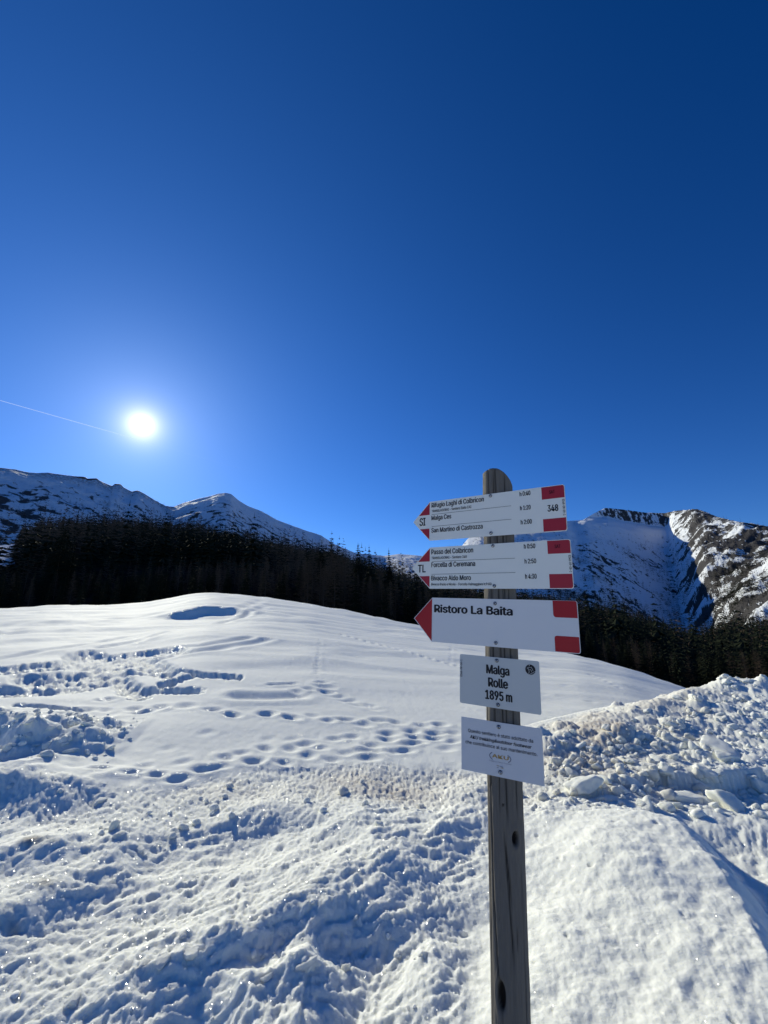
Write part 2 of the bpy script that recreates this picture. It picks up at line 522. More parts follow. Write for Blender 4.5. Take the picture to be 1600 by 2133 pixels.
# polylines run left to right, so the far side is on the left of travel (side > 0)
ridge([(*p[:2], h) for p, h in zip(P([(-60, 1640), (40, 1632), (110, 1645), (180, 1690)], .1), (.17, .17, .13, .0))], .22, .5)
ridge([(*p[:2], h) for p, h in zip(P([(-60, 1800), (40, 1775), (110, 1775), (150, 1800)], .05), (.08, .09, .08, .0))], .16, .4)
ridge([(*p[:2], h) for p, h in zip(P([(190, 1745), (250, 1735), (330, 1715), (480, 1688), (600, 1668), (690, 1690), (800, 1712), (900, 1728), (975, 1760)], .1),
                                    (.0, .07, .04, .05, .05, .05, .07, .08, .0))], .26, .55)
ridge([(*p[:2], h) for p, h in zip(P([(150, 2035), (300, 2005), (430, 1975), (550, 1925), (660, 1888), (750, 1885), (815, 1910), (850, 1960)], .08),
                                    (.0, .05, .08, .12, .15, .15, .10, .0))], .17, .50)
ridge([(*p[:2], h) for p, h in zip(P([(-50, 1940), (60, 1890), (180, 1830), (300, 1800)], .05), (.08, .08, .06, .0))], .2, .35)
ridge([(*p[:2], h) for p, h in zip(P([(420, 2075), (520, 2040), (640, 2005), (760, 2030)], .08), (.0, .10, .12, .0))], .40, .10)
ridge([(*p[:2], h) for p, h in zip(P([(880, 1890), (900, 1960), (905, 2050), (915, 2160)], .08), (.0, .08, .08, .0))], .16, .12)
# smooth ramp right of the post with its sharp edge
edge_w = P([(1250, 1625, .02), (1330, 1660, .07), (1395, 1690, .15), (1450, 1745, .22), (1490, 1795, .24), (1545, 1870, .25), (1600, 1990, .26), (1650, 2133, .26), (1680, 2300, .26)])
m = front & (R2 < 7)
d, s_, t_ = polydist(X[m], Y[m], edge_w)
hh = np.interp(t_, range(len(edge_w)), [p[2] for p in edge_w])
# travel is towards the camera: the post side has negative 'left' side
left = s_ < 0
jag = .035 * perlin(X[m] * 7, Y[m] * 7, 61)
d2 = np.maximum(d + np.where(left, 0, jag), 0)
prof = np.where(left, 1 - sstep(0, 1.55, d), np.where(d2 < .34, 1 - 1.35 * sstep(-.02, .34, d2), -.35 * (1 - sstep(.34, 1.2, d2))))
prof *= sstep(0, 2.6, t_)
Z[m] += hh * prof
ramp_m = np.zeros_like(X)
ramp_m[m] = np.where(left, 1 - sstep(1.0, 1.5, d), 1 - sstep(.3, .5, d)) * sstep(0.8, 2.6, t_)
ramp_m *= sstep(940, 1010, U + 20 * perlin(X * 3, Y * 3, 8)) * sstep(1675, 1790, V + 30 * perlin(X * 4, Y * 4, 9))
# the big ploughed heap on the right
hp = [(1130, 1558, 4.9), (1165, 1536, 5.2), (1250, 1498, 5.8), (1340, 1472, 6.4), (1440, 1438, 6.9), (1500, 1414, 7.2), (1560, 1410, 7.4), (1640, 1412, 7.4), (1800, 1402, 7.0), (2100, 1402, 6.4)]
heap = []
for u_, v_, yy in hp:
    dd = ray(u_, v_); t = yy / dd[1]
    heap.append((dd[0] * t, yy, CAM_H + dd[2] * t - .03))
m = front & (R2 < 16) & (X > 1.0)
d, s_, t_ = polydist(X[m], Y[m], heap)
hh = np.interp(t_, range(len(heap)), [p[2] for p in heap])
far = s_ > 0
wn = np.interp(t_, range(len(heap)), [1.0, 1.2, 1.9, 2.5, 3.0, 3.2, 3.3, 3.3, 3.2, 3.0])
prof = np.where(far, np.exp(-(d / .55) ** 2), np.clip(1 - d / wn, 0, 1) ** 1.1)
target = hh * prof + .03 - 4 * (1 - sstep(.0, .12, prof))
dx_ = heap[0][0]
endf = sstep(dx_ - .35, dx_ + .15, X[m])
newz = np.maximum(Z[m], target * endf + Z[m] * (1 - endf))
heapm = np.zeros_like(X)
heapm[m] = np.clip((target - 0.03) / .08, 0, 1) * endf
Z[m] = np.where(endf > 0, newz, Z[m])
# left heap in the field
hl = [(-6.8, 5.3, .14), (-5.2, 5.5, .18), (-4.6, 5.4, .22), (-4.1, 5.25, .31), (-3.6, 5.15, .27), (-3.2, 5.3, .09), (-2.95, 5.35, 0)]
m = front & (X < -2.6) & (R2 < 12)
d, s_, t_ = polydist(X[m], Y[m], hl)
hh = np.interp(t_, range(len(hl)), [p[2] for p in hl])
nz = perlin(X[m] * 2.5, Y[m] * 2.5, 71)
prof = np.where(s_ > 0, np.exp(-(d / (.55 + .2 * nz)) ** 2), np.exp(-(d / (.50 + .3 * nz)) ** 2.2))
hh = hh * (.85 + .35 * perlin(X[m] * 2.6, Y[m] * 3.4, 73)) + .04 * (hh > .05) * perlin(X[m] * 6, Y[m] * 7, 74)
Z[m] += hh * prof
heapl = np.zeros_like(X)
heapl[m] = sstep(.06, .3, prof) * sstep(.02, .1, hh) * np.clip(.95 + .6 * nz, 0, 1)
rough2 = np.clip(rough + heapl + heapm, 0, 1)

# ---- fine relief of the churned snow
m = (rough2 > .01) & (R2 < 14)
x, y = X[m], Y[m]; u, v = U[m], V[m]
rg = np.maximum(ramp_m[m], 0)
hpm = np.clip(heapm[m] + heapl[m], 0, 1)
verge = (1 - sstep(70, 120, v - field_line(u))) * (1 - rg)
wx_ = x + .06 * perlin(x * 4, y * 4, 81); wy_ = y + .06 * perlin(x * 4, y * 4, 82)
a1, b1 = (wx_ * .83 + wy_ * .56), (-wx_ * .56 + wy_ * .83)           # streaks run away to the right
jag1 = ridged(a1 * 3.0, b1 * 7.5, 3, 101, .55)
jag2 = ridged(wx_ * 14, wy_ * 19, 3, 111, .6)
jag3 = fbm(x * 40, y * 40, 2, 121)
cl1 = spheres(x, y, .26, 131, dens=.55); cl2 = spheres(x + 3, y, .12, 141, dens=.8); cl3 = spheres(x, y + 5, .055, 151, dens=.9); cl4 = spheres(x + 1, y + 2, .11, 161, .15, .4, .5)
fg = np.clip(1 - verge - rg - hpm, 0, 1)
dz = fg * (.017 * jag1 * (0.6 + .5 * perlin(x * .9, y * .9, 86)) + .0065 * jag2 + .0026 * jag3 + .05 * cl4 + .04 * cl2 * sstep(-.1, .3, perlin(x * 1.5, y * 1.5, 87)))
dz += np.clip(verge - hpm, 0, 1) * (.010 * jag2 + .32 * cl3 + .2 * cl2 * sstep(-.2, .3, perlin(x * 2, y * 2, 88)) + .003 * jag3 - .02)
dz += hpm * ((.50 * cl1 + .30 * cl2 * sstep(-.3, .4, perlin(x * 1.7, y * 1.7, 83)) + .24 * cl3 + .06 * fbm(x * 1.4, y * 1.4, 3, 85)) * (.8 + .6 * perlin(x * 2.3, y * 2.3, 84)) + .012 * jag2 + .002 * jag3 - .03)
# pits melted into the ramp and the slopes
pit = spheres(x + 9, y + 4, .15, 171, .05, .15, .3)
dz += rg * (.0012 * jag3 + .009 * fbm(x * 8, y * 8, 4, 181, .6) + .012 * fbm(x * 2.2, y * 2.2, 2, 182) - .9 * pit)
dz += -.5 * fg * spheres(x + 2, y + 7, .10, 191, .15, .35, .5) * sstep(0, .3, perlin(x * 1.2 + 4, y * 1.2, 89))
Z[m] += dz * rough2[m] * np.clip(R2[m] / 1.5, .2, 1)
# a few deep hand-sized holes near the lower right
for pu, pv, s in ((1440, 2015, .011), (1328, 2095, .010), (1150, 2095, .015)):
    px_, py_ = at_z(pu, pv, .30)
    Z -= s * 1.1 * np.exp(-(((X - px_) / .035) ** 2 + ((Y - py_) / .038) ** 2) ** 1.5)

def height(x, y):
    a = math.atan2(x, y); r = math.hypot(x, y)
    c = (a - az_in[0]) / (az_in[1] - az_in[0]); i = np.interp(r, RR, np.arange(NR))
    c = min(max(c, 0), NC - 1.001); i = min(max(i, 0), NR - 1.001)
    c0, i0 = int(c), int(i); fc, fi = c - c0, i - i0
    return float((Z[i0, c0] * (1 - fc) + Z[i0, c0 + 1] * fc) * (1 - fi) + (Z[i0 + 1, c0] * (1 - fc) + Z[i0 + 1, c0 + 1] * fc) * fi)
def ground_hit(u, v):
    d = ray(u, v); t = 1.2
    while t < 60:
        if CAM_H + d[2] * t < height(d[0] * t, d[1] * t): break
        t *= 1.003
    return d[0] * t, d[1] * t
# grit ploughed up with the snow
dirt = np.zeros_like(X)
nn = .5 + .9 * perlin(X * 1.3, Y * 1.3, 201)
def blob(u0, v0, su, sv): return np.exp(-((U - u0) / su) ** 2 - ((V - v0) / sv) ** 2)
dirt += .85 * blob(840, 1640, 230, 34) + .22 * blob(450, 1655, 160, 30) + .9 * blob(1230, 1570, 130, 65) + .35 * blob(1420, 1520, 110, 50) + .4 * blob(1350, 1655, 90, 22) + .25 * blob(1130, 1650, 90, 40) + .2 * blob(1480, 1600, 120, 50)
dirt = np.clip(dirt * (.5 + nn), 0, 1) * rough2
soil = .9 * blob(62, 1796, 24, 9) + .75 * blob(86, 1880, 20, 10) + .35 * blob(20, 1960, 22, 12) + .35 * blob(1395, 1652, 12, 5) + .3 * blob(1222, 1705, 5, 4)
soil = np.clip(soil * (1 + .8 * perlin(X * 9, Y * 9, 211)), 0, .9)

nC = len(AZ)
VV = np.stack([X, Y, Z], -1).reshape(-1, 3)
Fg = grid_faces(NR, nC)
wrap = np.arange(NR - 1) * nC
Fw = np.stack([wrap + nC - 1, wrap, wrap + nC, wrap + 2 * nC - 1], -1)
FF = np.concatenate([Fg, Fw])[:, ::-1]
cvid = len(VV)
region = np.zeros((NR, nC), int)
region[(rough2 > .5)] = 1
region[(heapl > .35) & (rough < .4)] = 2
rf = region.reshape(-1)[FF[:, 0]]
def submesh(name, mask):
    f = FF[mask]
    ids, inv = np.unique(f, return_inverse=True)
    return np_mesh(name, VV[ids], inv.reshape(f.shape), M_SNOW, True, {'dirt': dirt.reshape(-1)[ids], 'soil': soil.reshape(-1)[ids]})
snow_field = tag(link(D.objects.new('snow_field', submesh('snow_field', rf == 0))), 'smooth white snow field with footprints and ski tracks rising to a rounded crest', kind='structure')
snow_bank = tag(link(D.objects.new('snow_bank', submesh('snow_bank', rf == 1))), 'churned and ploughed snow bank in the foreground round the signpost', kind='structure')
snow_heap = tag(link(D.objects.new('snow_heap', submesh('snow_heap', rf == 2))), 'low heap of lumpy snow with a blue shaded face at the left of the field', kind='structure')

# ---- lumps of snow lying on the banks
def lump_mesh(name, seed, subdiv, blocky, flat=.8):
    bm = bmesh.new()
    bmesh.ops.create_icosphere(bm, subdivisions=subdiv, radius=1)
    co = np.array([v.co[:] for v in bm.verts])
    r = np.random.RandomState(seed)
    k = np.ones(len(co))
    for _ in range(15 if blocky else 8):
        n = r.normal(size=3); n /= np.linalg.norm(n)
        dk = r.uniform(.48, .8) if blocky else r.uniform(.6, .92)
        pr = co @ n
        k = np.minimum(k, np.where(pr > 1e-3, dk / np.maximum(pr, 1e-3), 9))
    nz = fbm(co[:, 0] * 1.7 + seed, co[:, 1] * 1.7 + co[:, 2] * 1.3, 3, seed)
    co = co * (k * (1 + .11 * nz))[:, None] * r.uniform(.75, 1.2, 3) * np.array([1, 1, flat])
    fc = np.array([[v.index for v in f.verts] for f in bm.faces])
    bm.free()
    return np_mesh(name, co, fc, M_SNOW, True)
LR = [lump_mesh('snow_lump', 10 + i, 3, i % 2 == 0) for i in range(8)]
LB = [lump_mesh('snow_lump', 40 + i, 4, True, .75) for i in range(5)]
def gritty(me, k):
    m2 = me.copy(); a = m2.attributes.new('dirt', 'FLOAT', 'POINT')
    a.data.foreach_set('value', np.full(len(m2.vertices), k, np.float32)); return m2
LRG = [gritty(me, .22 + .05 * (i % 4)) for i, me in enumerate(LR)]
def put_lump(me, x, y, s, par, sink=.35, rz=None, tilt=.5, sc3=None):
    o = D.objects.new('snow_lump', me)
    link(o, par)
    o.location = (x, y, height(x, y) + s * (.5 - sink))
    o.rotation_euler = (rnd.uniform(-tilt, tilt), rnd.uniform(-tilt, tilt), rnd.uniform(0, 6.28) if rz is None else rz)
    o.scale = (s, s, s) if sc3 is None else tuple(s * k for k in sc3)
    return o
big = [(1212, 1640, .17, (1, .9, 1.0)), (1262, 1668, .09, (1.5, .9, .6)), (1318, 1640, .12, (1.1, 1, .8)), (1352, 1634, .07, (1, 1, 1)), (1378, 1645, .045, (1, 1, 1)),
       (1500, 1560, .19, (1.2, 1, .7)), (1465, 1610, .13, (1.3, 1, .6)), (1385, 1608, .08, (.8, 1, 1.3)), (1292, 1546, .045, (1, 1, 1)), (1350, 1482, .07, (1.3, 1, .6)),
       (1440, 1668, .15, (1.1, 1, .8)), (1520, 1680, .20, (1.1, 1, .8)), (1580, 1640, .15, (1, 1, .9)), (1560, 1420, .12, (1.2, 1, .6)), (1500, 1415, .07, (1, 1, 1)),
       (1530, 1432, .06, (1, 1, 1)), (1180, 1532, .06, (.8, 1, 1.1)), (1195, 1528, .055, (.7, 1, 1.2)), (1148, 1560, .05, (1, 1, .9)), (1400, 1512, .09, (1.2, 1, .7)),
       (262, 2020, .06, (1, 1, .8)), (300, 2008, .05, (1.2, .8, .7)), (345, 1998, .055, (1.2, .8, .6)), (395, 1985, .06, (1.6, .8, .7)), (742, 1912, .035, (1, .6, 1)),
       (545, 1994, .022, (1, .7, 1.1)), (560, 2040, .05, (1.1, .6, 1)), (248, 1745, .06, (1, 1, .8)), (290, 1775, .055, (1, 1, .9)), (205, 1670, .08, (1.3, .8, .7)),
       (380, 1950, .035, (.7, .8, 1.2)), (150, 2090, .06, (1, 1, .7)), (25, 1635, .05, (1.2, .8, .6)), (125, 1648, .05, (1, .7, 1)), (885, 1990, .05, (1, .7, .8)), (230, 1560, .07, (1, 1, .9)),
       (180, 1500, .07, (1, 1, 1)), (105, 1483, .045, (1, 1, 1)), (270, 1540, .035, (1, 1, 1)), (720, 2020, .045, (.8, .8, 1.1)), (640, 2010, .05, (1.3, .7, .9)), (830, 1990, .03, (1, 1, 1))]
rb = random.Random(3)
for _ in range(22):
    big.append((rb.uniform(0, 255), rb.uniform(1480, 1575), rb.uniform(.025, .08), (rb.uniform(.8, 1.4), rb.uniform(.7, 1.1), rb.uniform(.6, 1.1))))
for _ in range(46):
    bu_ = rb.uniform(1150, 1600); f_ = rb.random() ** 1.3
    tv_ = np.interp(bu_, [p[0] for p in hp], [p[1] for p in hp])
    big.append((bu_, float(tv_ + 4 + f_ * (1690 - tv_)), rb.uniform(.03, .085) * (1 + .5 * rb.random() ** 3), (rb.uniform(.8, 1.5), rb.uniform(.7, 1.1), rb.uniform(.55, 1.1))))
for i, (bu, bv, s, sc) in enumerate(big):
    bx, by = ground_hit(bu, bv)
    par = snow_heap if bu < 290 and bv < 1600 else snow_bank
    put_lump(LB[i % 5], bx, by, s * (.85 if bu < 1000 else 1), par, .62 if bu < 1000 and bv > 1600 else .45, sc3=sc, tilt=.35)
cnt = len(big)
tries = 0
R_ = np.random.RandomState(5)
crumbs = []; cdirt = []
while tries < 30000:
    tries += 1
    uu_ = R_.uniform(-40, 1640); vv_ = R_.uniform(1400, 2133)
    onheap = uu_ > 1120 and vv_ > np.interp(uu_, [p[0] for p in hp], [p[1] for p in hp]) and vv_ < 1700
    if onheap and R_.rand() < .35: vv_ = np.interp(uu_, [p[0] for p in hp], [p[1] for p in hp]) + R_.uniform(0, 50)
    onleft = uu_ < 285 and 1475 < vv_ < 1600
    vg = 0 < vv_ - field_line(uu_) < 90
    pr = 1.0 if onheap else .8 if onleft else .10 if vg else .010 if (uu_ < 900 and vv_ > field_line(uu_)) else 0
    if R_.rand() > pr: continue
    xx, yy = at_z(uu_, vv_, .45 * (1 - sstep(1430, 1690, vv_)) if onheap else .1)
    xx, yy = float(xx), float(yy)
    if not 1.4 < yy < 9 or height(xx, yy) > 1.2: continue
    ci = int((math.atan2(xx, yy) - az_in[0]) / (az_in[1] - az_in[0])); ri = int(np.interp(math.hypot(xx, yy), RR, np.arange(NR)))
    if ci < 0 or ci >= NC or (rough2[ri, ci] < .5 and R_.rand() > .02): continue
    if ramp_m[ri, ci] > .3: continue
    s = .010 + .055 * R_.rand() ** 4.0
    if not onheap and not onleft: s *= .75
    if s > .034 and cnt < 296:
        put_lump((LRG if dirt[ri, ci] > .12 else LR)[R_.randint(8)], xx, yy, s * 1.15, snow_heap if onleft else snow_bank, .42)
        cnt += 1
    elif len(crumbs) < 1100:
        crumbs.append((xx, yy, height(xx, yy) + s * .15, s)); cdirt.append(float(dirt[ri, ci]))
lo = [lump_mesh('crumb', 60 + i, 2, i % 2 == 0) for i in range(5)]
Vs, Fs, off = [], [], 0
lco = []
for me in lo:
    c = np.empty(len(me.vertices) * 3, np.float32); me.vertices.foreach_get('co', c)
    f = np.empty(len(me.polygons) * 3, np.int32); me.polygons.foreach_get('vertices', f)
    lco.append((c.reshape(-1, 3), f.reshape(-1, 3)))
def join_copies(items, pool):
    Vs, Fs, off = [], [], 0
    for (x, y, z, s, k, a, sq) in items:
        c, f = pool[k]
        ca, sa = math.cos(a), math.sin(a)
        cc = c * np.array([s * sq, s * sq, s])
        Vs.append(np.stack([cc[:, 0] * ca - cc[:, 1] * sa + x, cc[:, 0] * sa + cc[:, 1] * ca + y, cc[:, 2] + z], -1))
        Fs.append(f + off); off += len(c)
    return np.concatenate(Vs), np.concatenate(Fs)
v_, f_ = join_copies([(x_, y_, z_, s_, R_.randint(5), R_.rand() * 6.28, R_.uniform(.8, 1.3)) for x_, y_, z_, s_ in crumbs], lco)
cr = link(D.objects.new('snow_crumbs', np_mesh('snow_crumbs', v_, f_, M_SNOW, True, {'dirt': np.repeat(cdirt, len(v_) // len(crumbs))})), snow_bank)
cr['kind'] = 'stuff'
for me in lo: D.meshes.remove(me)

# ------------------------------------------------------------------ far ground: forest slope, valley
top_px = np.array([(-400, 1110), (-100, 1105), (0, 1104), (60, 1098), (100, 1084), (200, 1082), (300, 1087), (400, 1097), (500, 1117), (600, 1134), (700, 1150),
                   (830, 1190), (900, 1212), (1000, 1222), (1195, 1240), (1300, 1258), (1400, 1288), (1450, 1294), (1500, 1282), (1600, 1268), (1800, 1262), (2100, 1262)], float)
RF0, RF1 = 92.0, 430.0
taz, ttan = az_tan(top_px[:, 0], top_px[:, 1])
def forest_z(X, Y):
    az = np.arctan2(X, Y); r = np.hypot(X, Y)
    ct = np.interp(az, _fa, _ft) - .016 - .006 * sstep(math.radians(5), math.radians(30), az)
    z0 = CAM_H + RF0 * ct
    z1 = CAM_H + RF1 * np.interp(az, taz, ttan) - 14.0
    s = (r - RF0) / (RF1 - RF0)
    z = z0 + (z1 - z0) * np.where(s < 1, s + .10 * np.sin(np.clip(s, 0, 1) * np.pi), 1.0) - np.clip(s - 1, 0, None) * 60 - np.clip(-s, 0, None) * 12
    return z + 1.5 * fbm(X * .012, Y * .012, 3, 301) * sstep(-.1, .2, s)
az_f = np.radians(np.linspace(-66, 66, 240)); r_f = np.linspace(62, 600, 130)
A_, R__ = np.meshgrid(az_f, r_f)
Xf, Yf = R__ * np.sin(A_), R__ * np.cos(A_)
Zf = forest_z(Xf, Yf)
Uf, Vf = to_px(Xf, Yf, Zf)
clearing = sstep(70, 40, Uf + .55 * (Vf - 1110)) * (R__ > 160) * sstep(1205, 1180, Vf)
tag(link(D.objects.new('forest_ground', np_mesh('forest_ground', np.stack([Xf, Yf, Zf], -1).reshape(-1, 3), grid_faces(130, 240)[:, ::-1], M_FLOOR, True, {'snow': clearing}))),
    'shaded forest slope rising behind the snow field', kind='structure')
az_v = np.radians(np.linspace(58, 302, 120)); r_v = np.geomspace(80, 9000, 40)
A_, R__ = np.meshgrid(az_v, r_v)
tag(link(D.objects.new('snow_valley', np_mesh('snow_valley', np.stack([R__ * np.sin(A_), R__ * np.cos(A_), -1.5 - .05 * (R__ - 80) * (R__ < 200) - 6.0 * (R__ >= 200)], -1).reshape(-1, 3),
    grid_faces(40, 120)[:, ::-1], M_SNOW, True))), 'open snow-covered valley ground around the viewpoint', kind='structure')

# ------------------------------------------------------------------ mountains
def mountain(name, label, px, rtab, spacing, foot, zfoot, nr, prof, seed, rockf, amp):
    px = np.array(px, float)
    a, t = az_tan(px[:, 0], px[:, 1])
    R = np.interp(px[:, 0], *zip(*rtab))
    az = np.arange(a[0], a[-1], spacing)
    T = np.interp(az, a, t)
    Rr = np.interp(az, a, R)
    k = np.hanning(15); k /= k.sum()
    Rr = np.convolve(np.pad(Rr, 7, 'edge'), k, 'valid')
    k = np.hanning(5); k /= k.sum()
    T = np.convolve(np.pad(T, 2, 'edge'), k, 'valid')
    q = np.concatenate([np.linspace(-.35, 0, 14)[:-1], np.linspace(0, 1, nr) ** 1.15])
    Q, Rm = np.meshgrid(q, Rr, indexing='ij')
    _, Tm = np.meshgrid(q, T, indexing='ij')
    _, Am = np.meshgrid(q, az, indexing='ij')
    r = Rm * (1 - (1 - foot) * Q)
    zr = CAM_H + Rm * Tm
    um = 800 + F_PX * np.tan(Am) / (CP + SP * Tm / np.cos(Am))
    if prof is prof_l: z = prof(Q, zr, zfoot, um)
    else: z, r = prof(Q, zr, zfoot, um, Rm)
    x = r * np.sin(Am); y = r * np.cos(Am)
    fade = .12 + .88 * sstep(0, .12, np.abs(Q))
    n = ridged(x / 260, y / 260, 5, seed, .5)
    if amp < 0: amp = -amp * (1 + 1.8 * sstep(1380, 1440, um))
    z = z + amp * fade * (n - .4) + (amp * .22) * fbm(x / 40, y / 40, 4, seed + 5) * (.35 + .65 * fade)
    rock, grass = rockf(x, y, z, um, Q, zr)
    V3 = np.stack([x, y, z], -1)
    o = link(D.objects.new(name, np_mesh(name, V3.reshape(-1, 3), grid_faces(len(q), len(az)), M_MTN, True, {'rock': rock.reshape(-1), 'grass': grass.reshape(-1)})))
    tag(o, label, kind='structure')
    return V3, um, Q
def slope_of(x, y, z):
    gx = np.gradient(z, axis=1) / (np.hypot(np.gradient(x, axis=1), np.gradient(y, axis=1)) + 1e-6)
    gy = np.gradient(z, axis=0) / (np.hypot(np.gradient(x, axis=0), np.gradient(y, axis=0)) + 1e-6)
    return np.hypot(gx, gy)
def prof_l(Q, zr, zf, um):
    return np.where(Q >= 0, zr + (zf - zr) * np.clip(Q, 0, 1), zr + (zr - zf) * Q * 1.3)
def rock_l(x, y, z, um, Q, zr):
    n = fbm(x / 30, y / 30, 4, 404)
    rk = .22 + .42 * n * sstep(.0, .25, Q) + .12 * sstep(.15, .35, Q)
    crag = np.exp(-((um - 185) / 26) ** 2) + np.exp(-((um - 246) / 10) ** 2) + .8 * np.exp(-((um - 286) / 9) ** 2)
    rk = rk + .6 * crag * (1 - sstep(.0, .05, Q)) + .16 * (1 - sstep(0, .04, np.abs(Q)))
    rk = rk + .16 * (um < 110) * sstep(.18, .3, Q + .05 * n) + .1 * (um > 380) * sstep(.1, .2, Q)
    gr = .9 * (1 - sstep(.02, .14, np.abs(Q))) * ((um < 360)) + .15
    return rk, gr
MLpx = [(-700, 930), (-300, 950), (-120, 962), (0, 975), (30, 978), (60, 985), (100, 985), (130, 988), (160, 992), (178, 993), (182, 997), (202, 996), (206, 1000), (235, 1012), (238, 1007), (252, 1008), (256, 1014),
        (275, 1024), (286, 1021), (300, 1028), (325, 1043), (345, 1054), (362, 1055), (385, 1046), (415, 1038), (440, 1033), (455, 1028), (470, 1027), (482, 1030), (500, 1044), (520, 1055),
        (545, 1065), (575, 1082), (600, 1092), (640, 1106), (668, 1115), (700, 1135), (740, 1152), (800, 1158), (830, 1154), (870, 1157), (900, 1161), (960, 1163), (1050, 1165), (1200, 1170)]
ML = mountain('mountain', 'shaded snowy ridge and rounded peak under the sun on the left', MLpx,
              [(-700, 1100), (0, 1400), (330, 1600), (362, 1900), (470, 1850), (700, 2300), (800, 3600), (1200, 3600)], .0017, .42, -30, 120, prof_l, 410, rock_l, 9)
def prof_r(Q, zr, zf, um, Rm):
    """ridge, foot of the cliff, lip of the bench, foot of the mountain"""
    wc = sstep(1185, 1225, um) * (1 - sstep(1380, 1400, um))
    Rl = np.interp(um, [900, 1215, 1300, 1370, 1400, 1450, 1520, 1600, 1800, 2600], [1450, 1640, 1780, 1960, 1960, 1560, 1260, 1070, 920, 500]) / np.cos(np.arctan((um - 800) / F_PX))
    def zz_(v, r): return CAM_H + r * az_tan(um, v)[1]
    v1 = np.interp(um, [1205, 1235, 1262, 1300, 1345, 1385], [1084, 1079, 1077, 1087, 1096, 1101])
    v2 = np.interp(um, [1205, 1235, 1262, 1300, 1345, 1385], [1087, 1090, 1097, 1107, 1114, 1118])
    r1 = Rm - 50; r2 = np.minimum(Rl, r1 - 25); r3 = Rl * .45
    r3 = np.minimum(r3, Rm * .5)
    a = [Rm, Rm + (r3 - Rm) * .035, Rm + (r3 - Rm) * .15, r3]
    b = [Rm, r1, r2, r3]
    rr = [x * (1 - wc) + y * wc for x, y in zip(a, b)]
    za = [zr, zr + (zf - zr) * .035, zr + (zf - zr) * .15, zr * 0 + zf]
    zb = [zr, zz_(v1, r1), zz_(v2, r2), zr * 0 + zf]
    zr_ = [x * (1 - wc) + y * wc for x, y in zip(za, zb)]
    s = np.clip(Q, 0, 1)
    f1 = np.clip(s / .035, 0, 1); f2 = np.clip((s - .035) / .115, 0, 1); f3 = np.clip((s - .15) / .85, 0, 1)
    r = rr[0] + (rr[1] - rr[0]) * f1 + (rr[2] - rr[1]) * f2 + (rr[3] - rr[2]) * f3
    z = zr_[0] + (zr_[1] - zr_[0]) * f1 + (zr_[2] - zr_[1]) * f2 + (zr_[3] - zr_[2]) * f3
    r = np.where(Q < 0, Rm * (1 - .55 * Q), r)
    z = np.where(Q < 0, zr + (zr - zf) * Q * .9, z)
    return z, r
def rock_r(x, y, z, um, Q, zr):
    n = fbm(x / 16, y / 24, 5, 504, .6); nb = fbm(x / 90, y / 90, 3, 514)
    st = fbm(um / 5.0 + .8 * n, Q * 30, 4, 520, .7)
    cliff = sstep(1228, 1256, um) * (1 - sstep(1395, 1440, um)) * (1 - sstep(.026, .044, Q + .012 * n)) * sstep(-.01, .003, Q)
    rk = .19 + .32 * n + .12 * nb + cliff * (.40 + .22 * st)
    rk = np.where(cliff < .2, rk + .26 * sstep(.25, .55, Q) * sstep(-.1, .3, nb + n * .4), rk)
    bench = sstep(1205, 1260, um) * (1 - sstep(1375, 1400, um)) * sstep(.03, .045, Q) * (1 - sstep(.14, .17, Q))
    rk = rk - .5 * bench
    right = sstep(1385, 1415, um + 20 * n)
    rk = rk - .16 * np.exp(-((um - 1412) / 22) ** 2) * sstep(.15, .3, Q) + right * (.38 + .22 * nb + .12 * fbm(x / 7, y / 9, 3, 540))
    return rk, 0 * rk
MRpx = [(900, 1150), (960, 1140), (975, 1122), (1000, 1108), (1060, 1098), (1130, 1090), (1180, 1086), (1215, 1083), (1232, 1073), (1248, 1064), (1262, 1058), (1285, 1060), (1310, 1063), (1345, 1068),
        (1385, 1069), (1405, 1065), (1425, 1063), (1448, 1061), (1465, 1065), (1490, 1076), (1530, 1085), (1570, 1090), (1600, 1097), (1680, 1108), (1800, 1120), (2100, 1130), (2600, 1130)]
_ua = np.array([p[0] for p in MRpx], float)
_aa, _ = az_tan(_ua, np.array([p[1] for p in MRpx], float))
rt = []
_extra = 0
for u_, a_ in zip(_ua, _aa):
    Yr = np.interp(u_, [900, 1180, 1215, 1248, 1370, 1400, 1450, 1520, 1600, 1800, 2600], [1450, 1625, 1850, 2280, 2180, 2080, 1640, 1320, 1120, 950, 520])
    rt.append((u_, Yr / math.cos(a_)))
MR = mountain('mountain', 'snowy mountain with a dark cliff band on the right beyond the forest', MRpx, rt, .0012, .45, -70, 145, prof_r, 510, rock_r, -7)

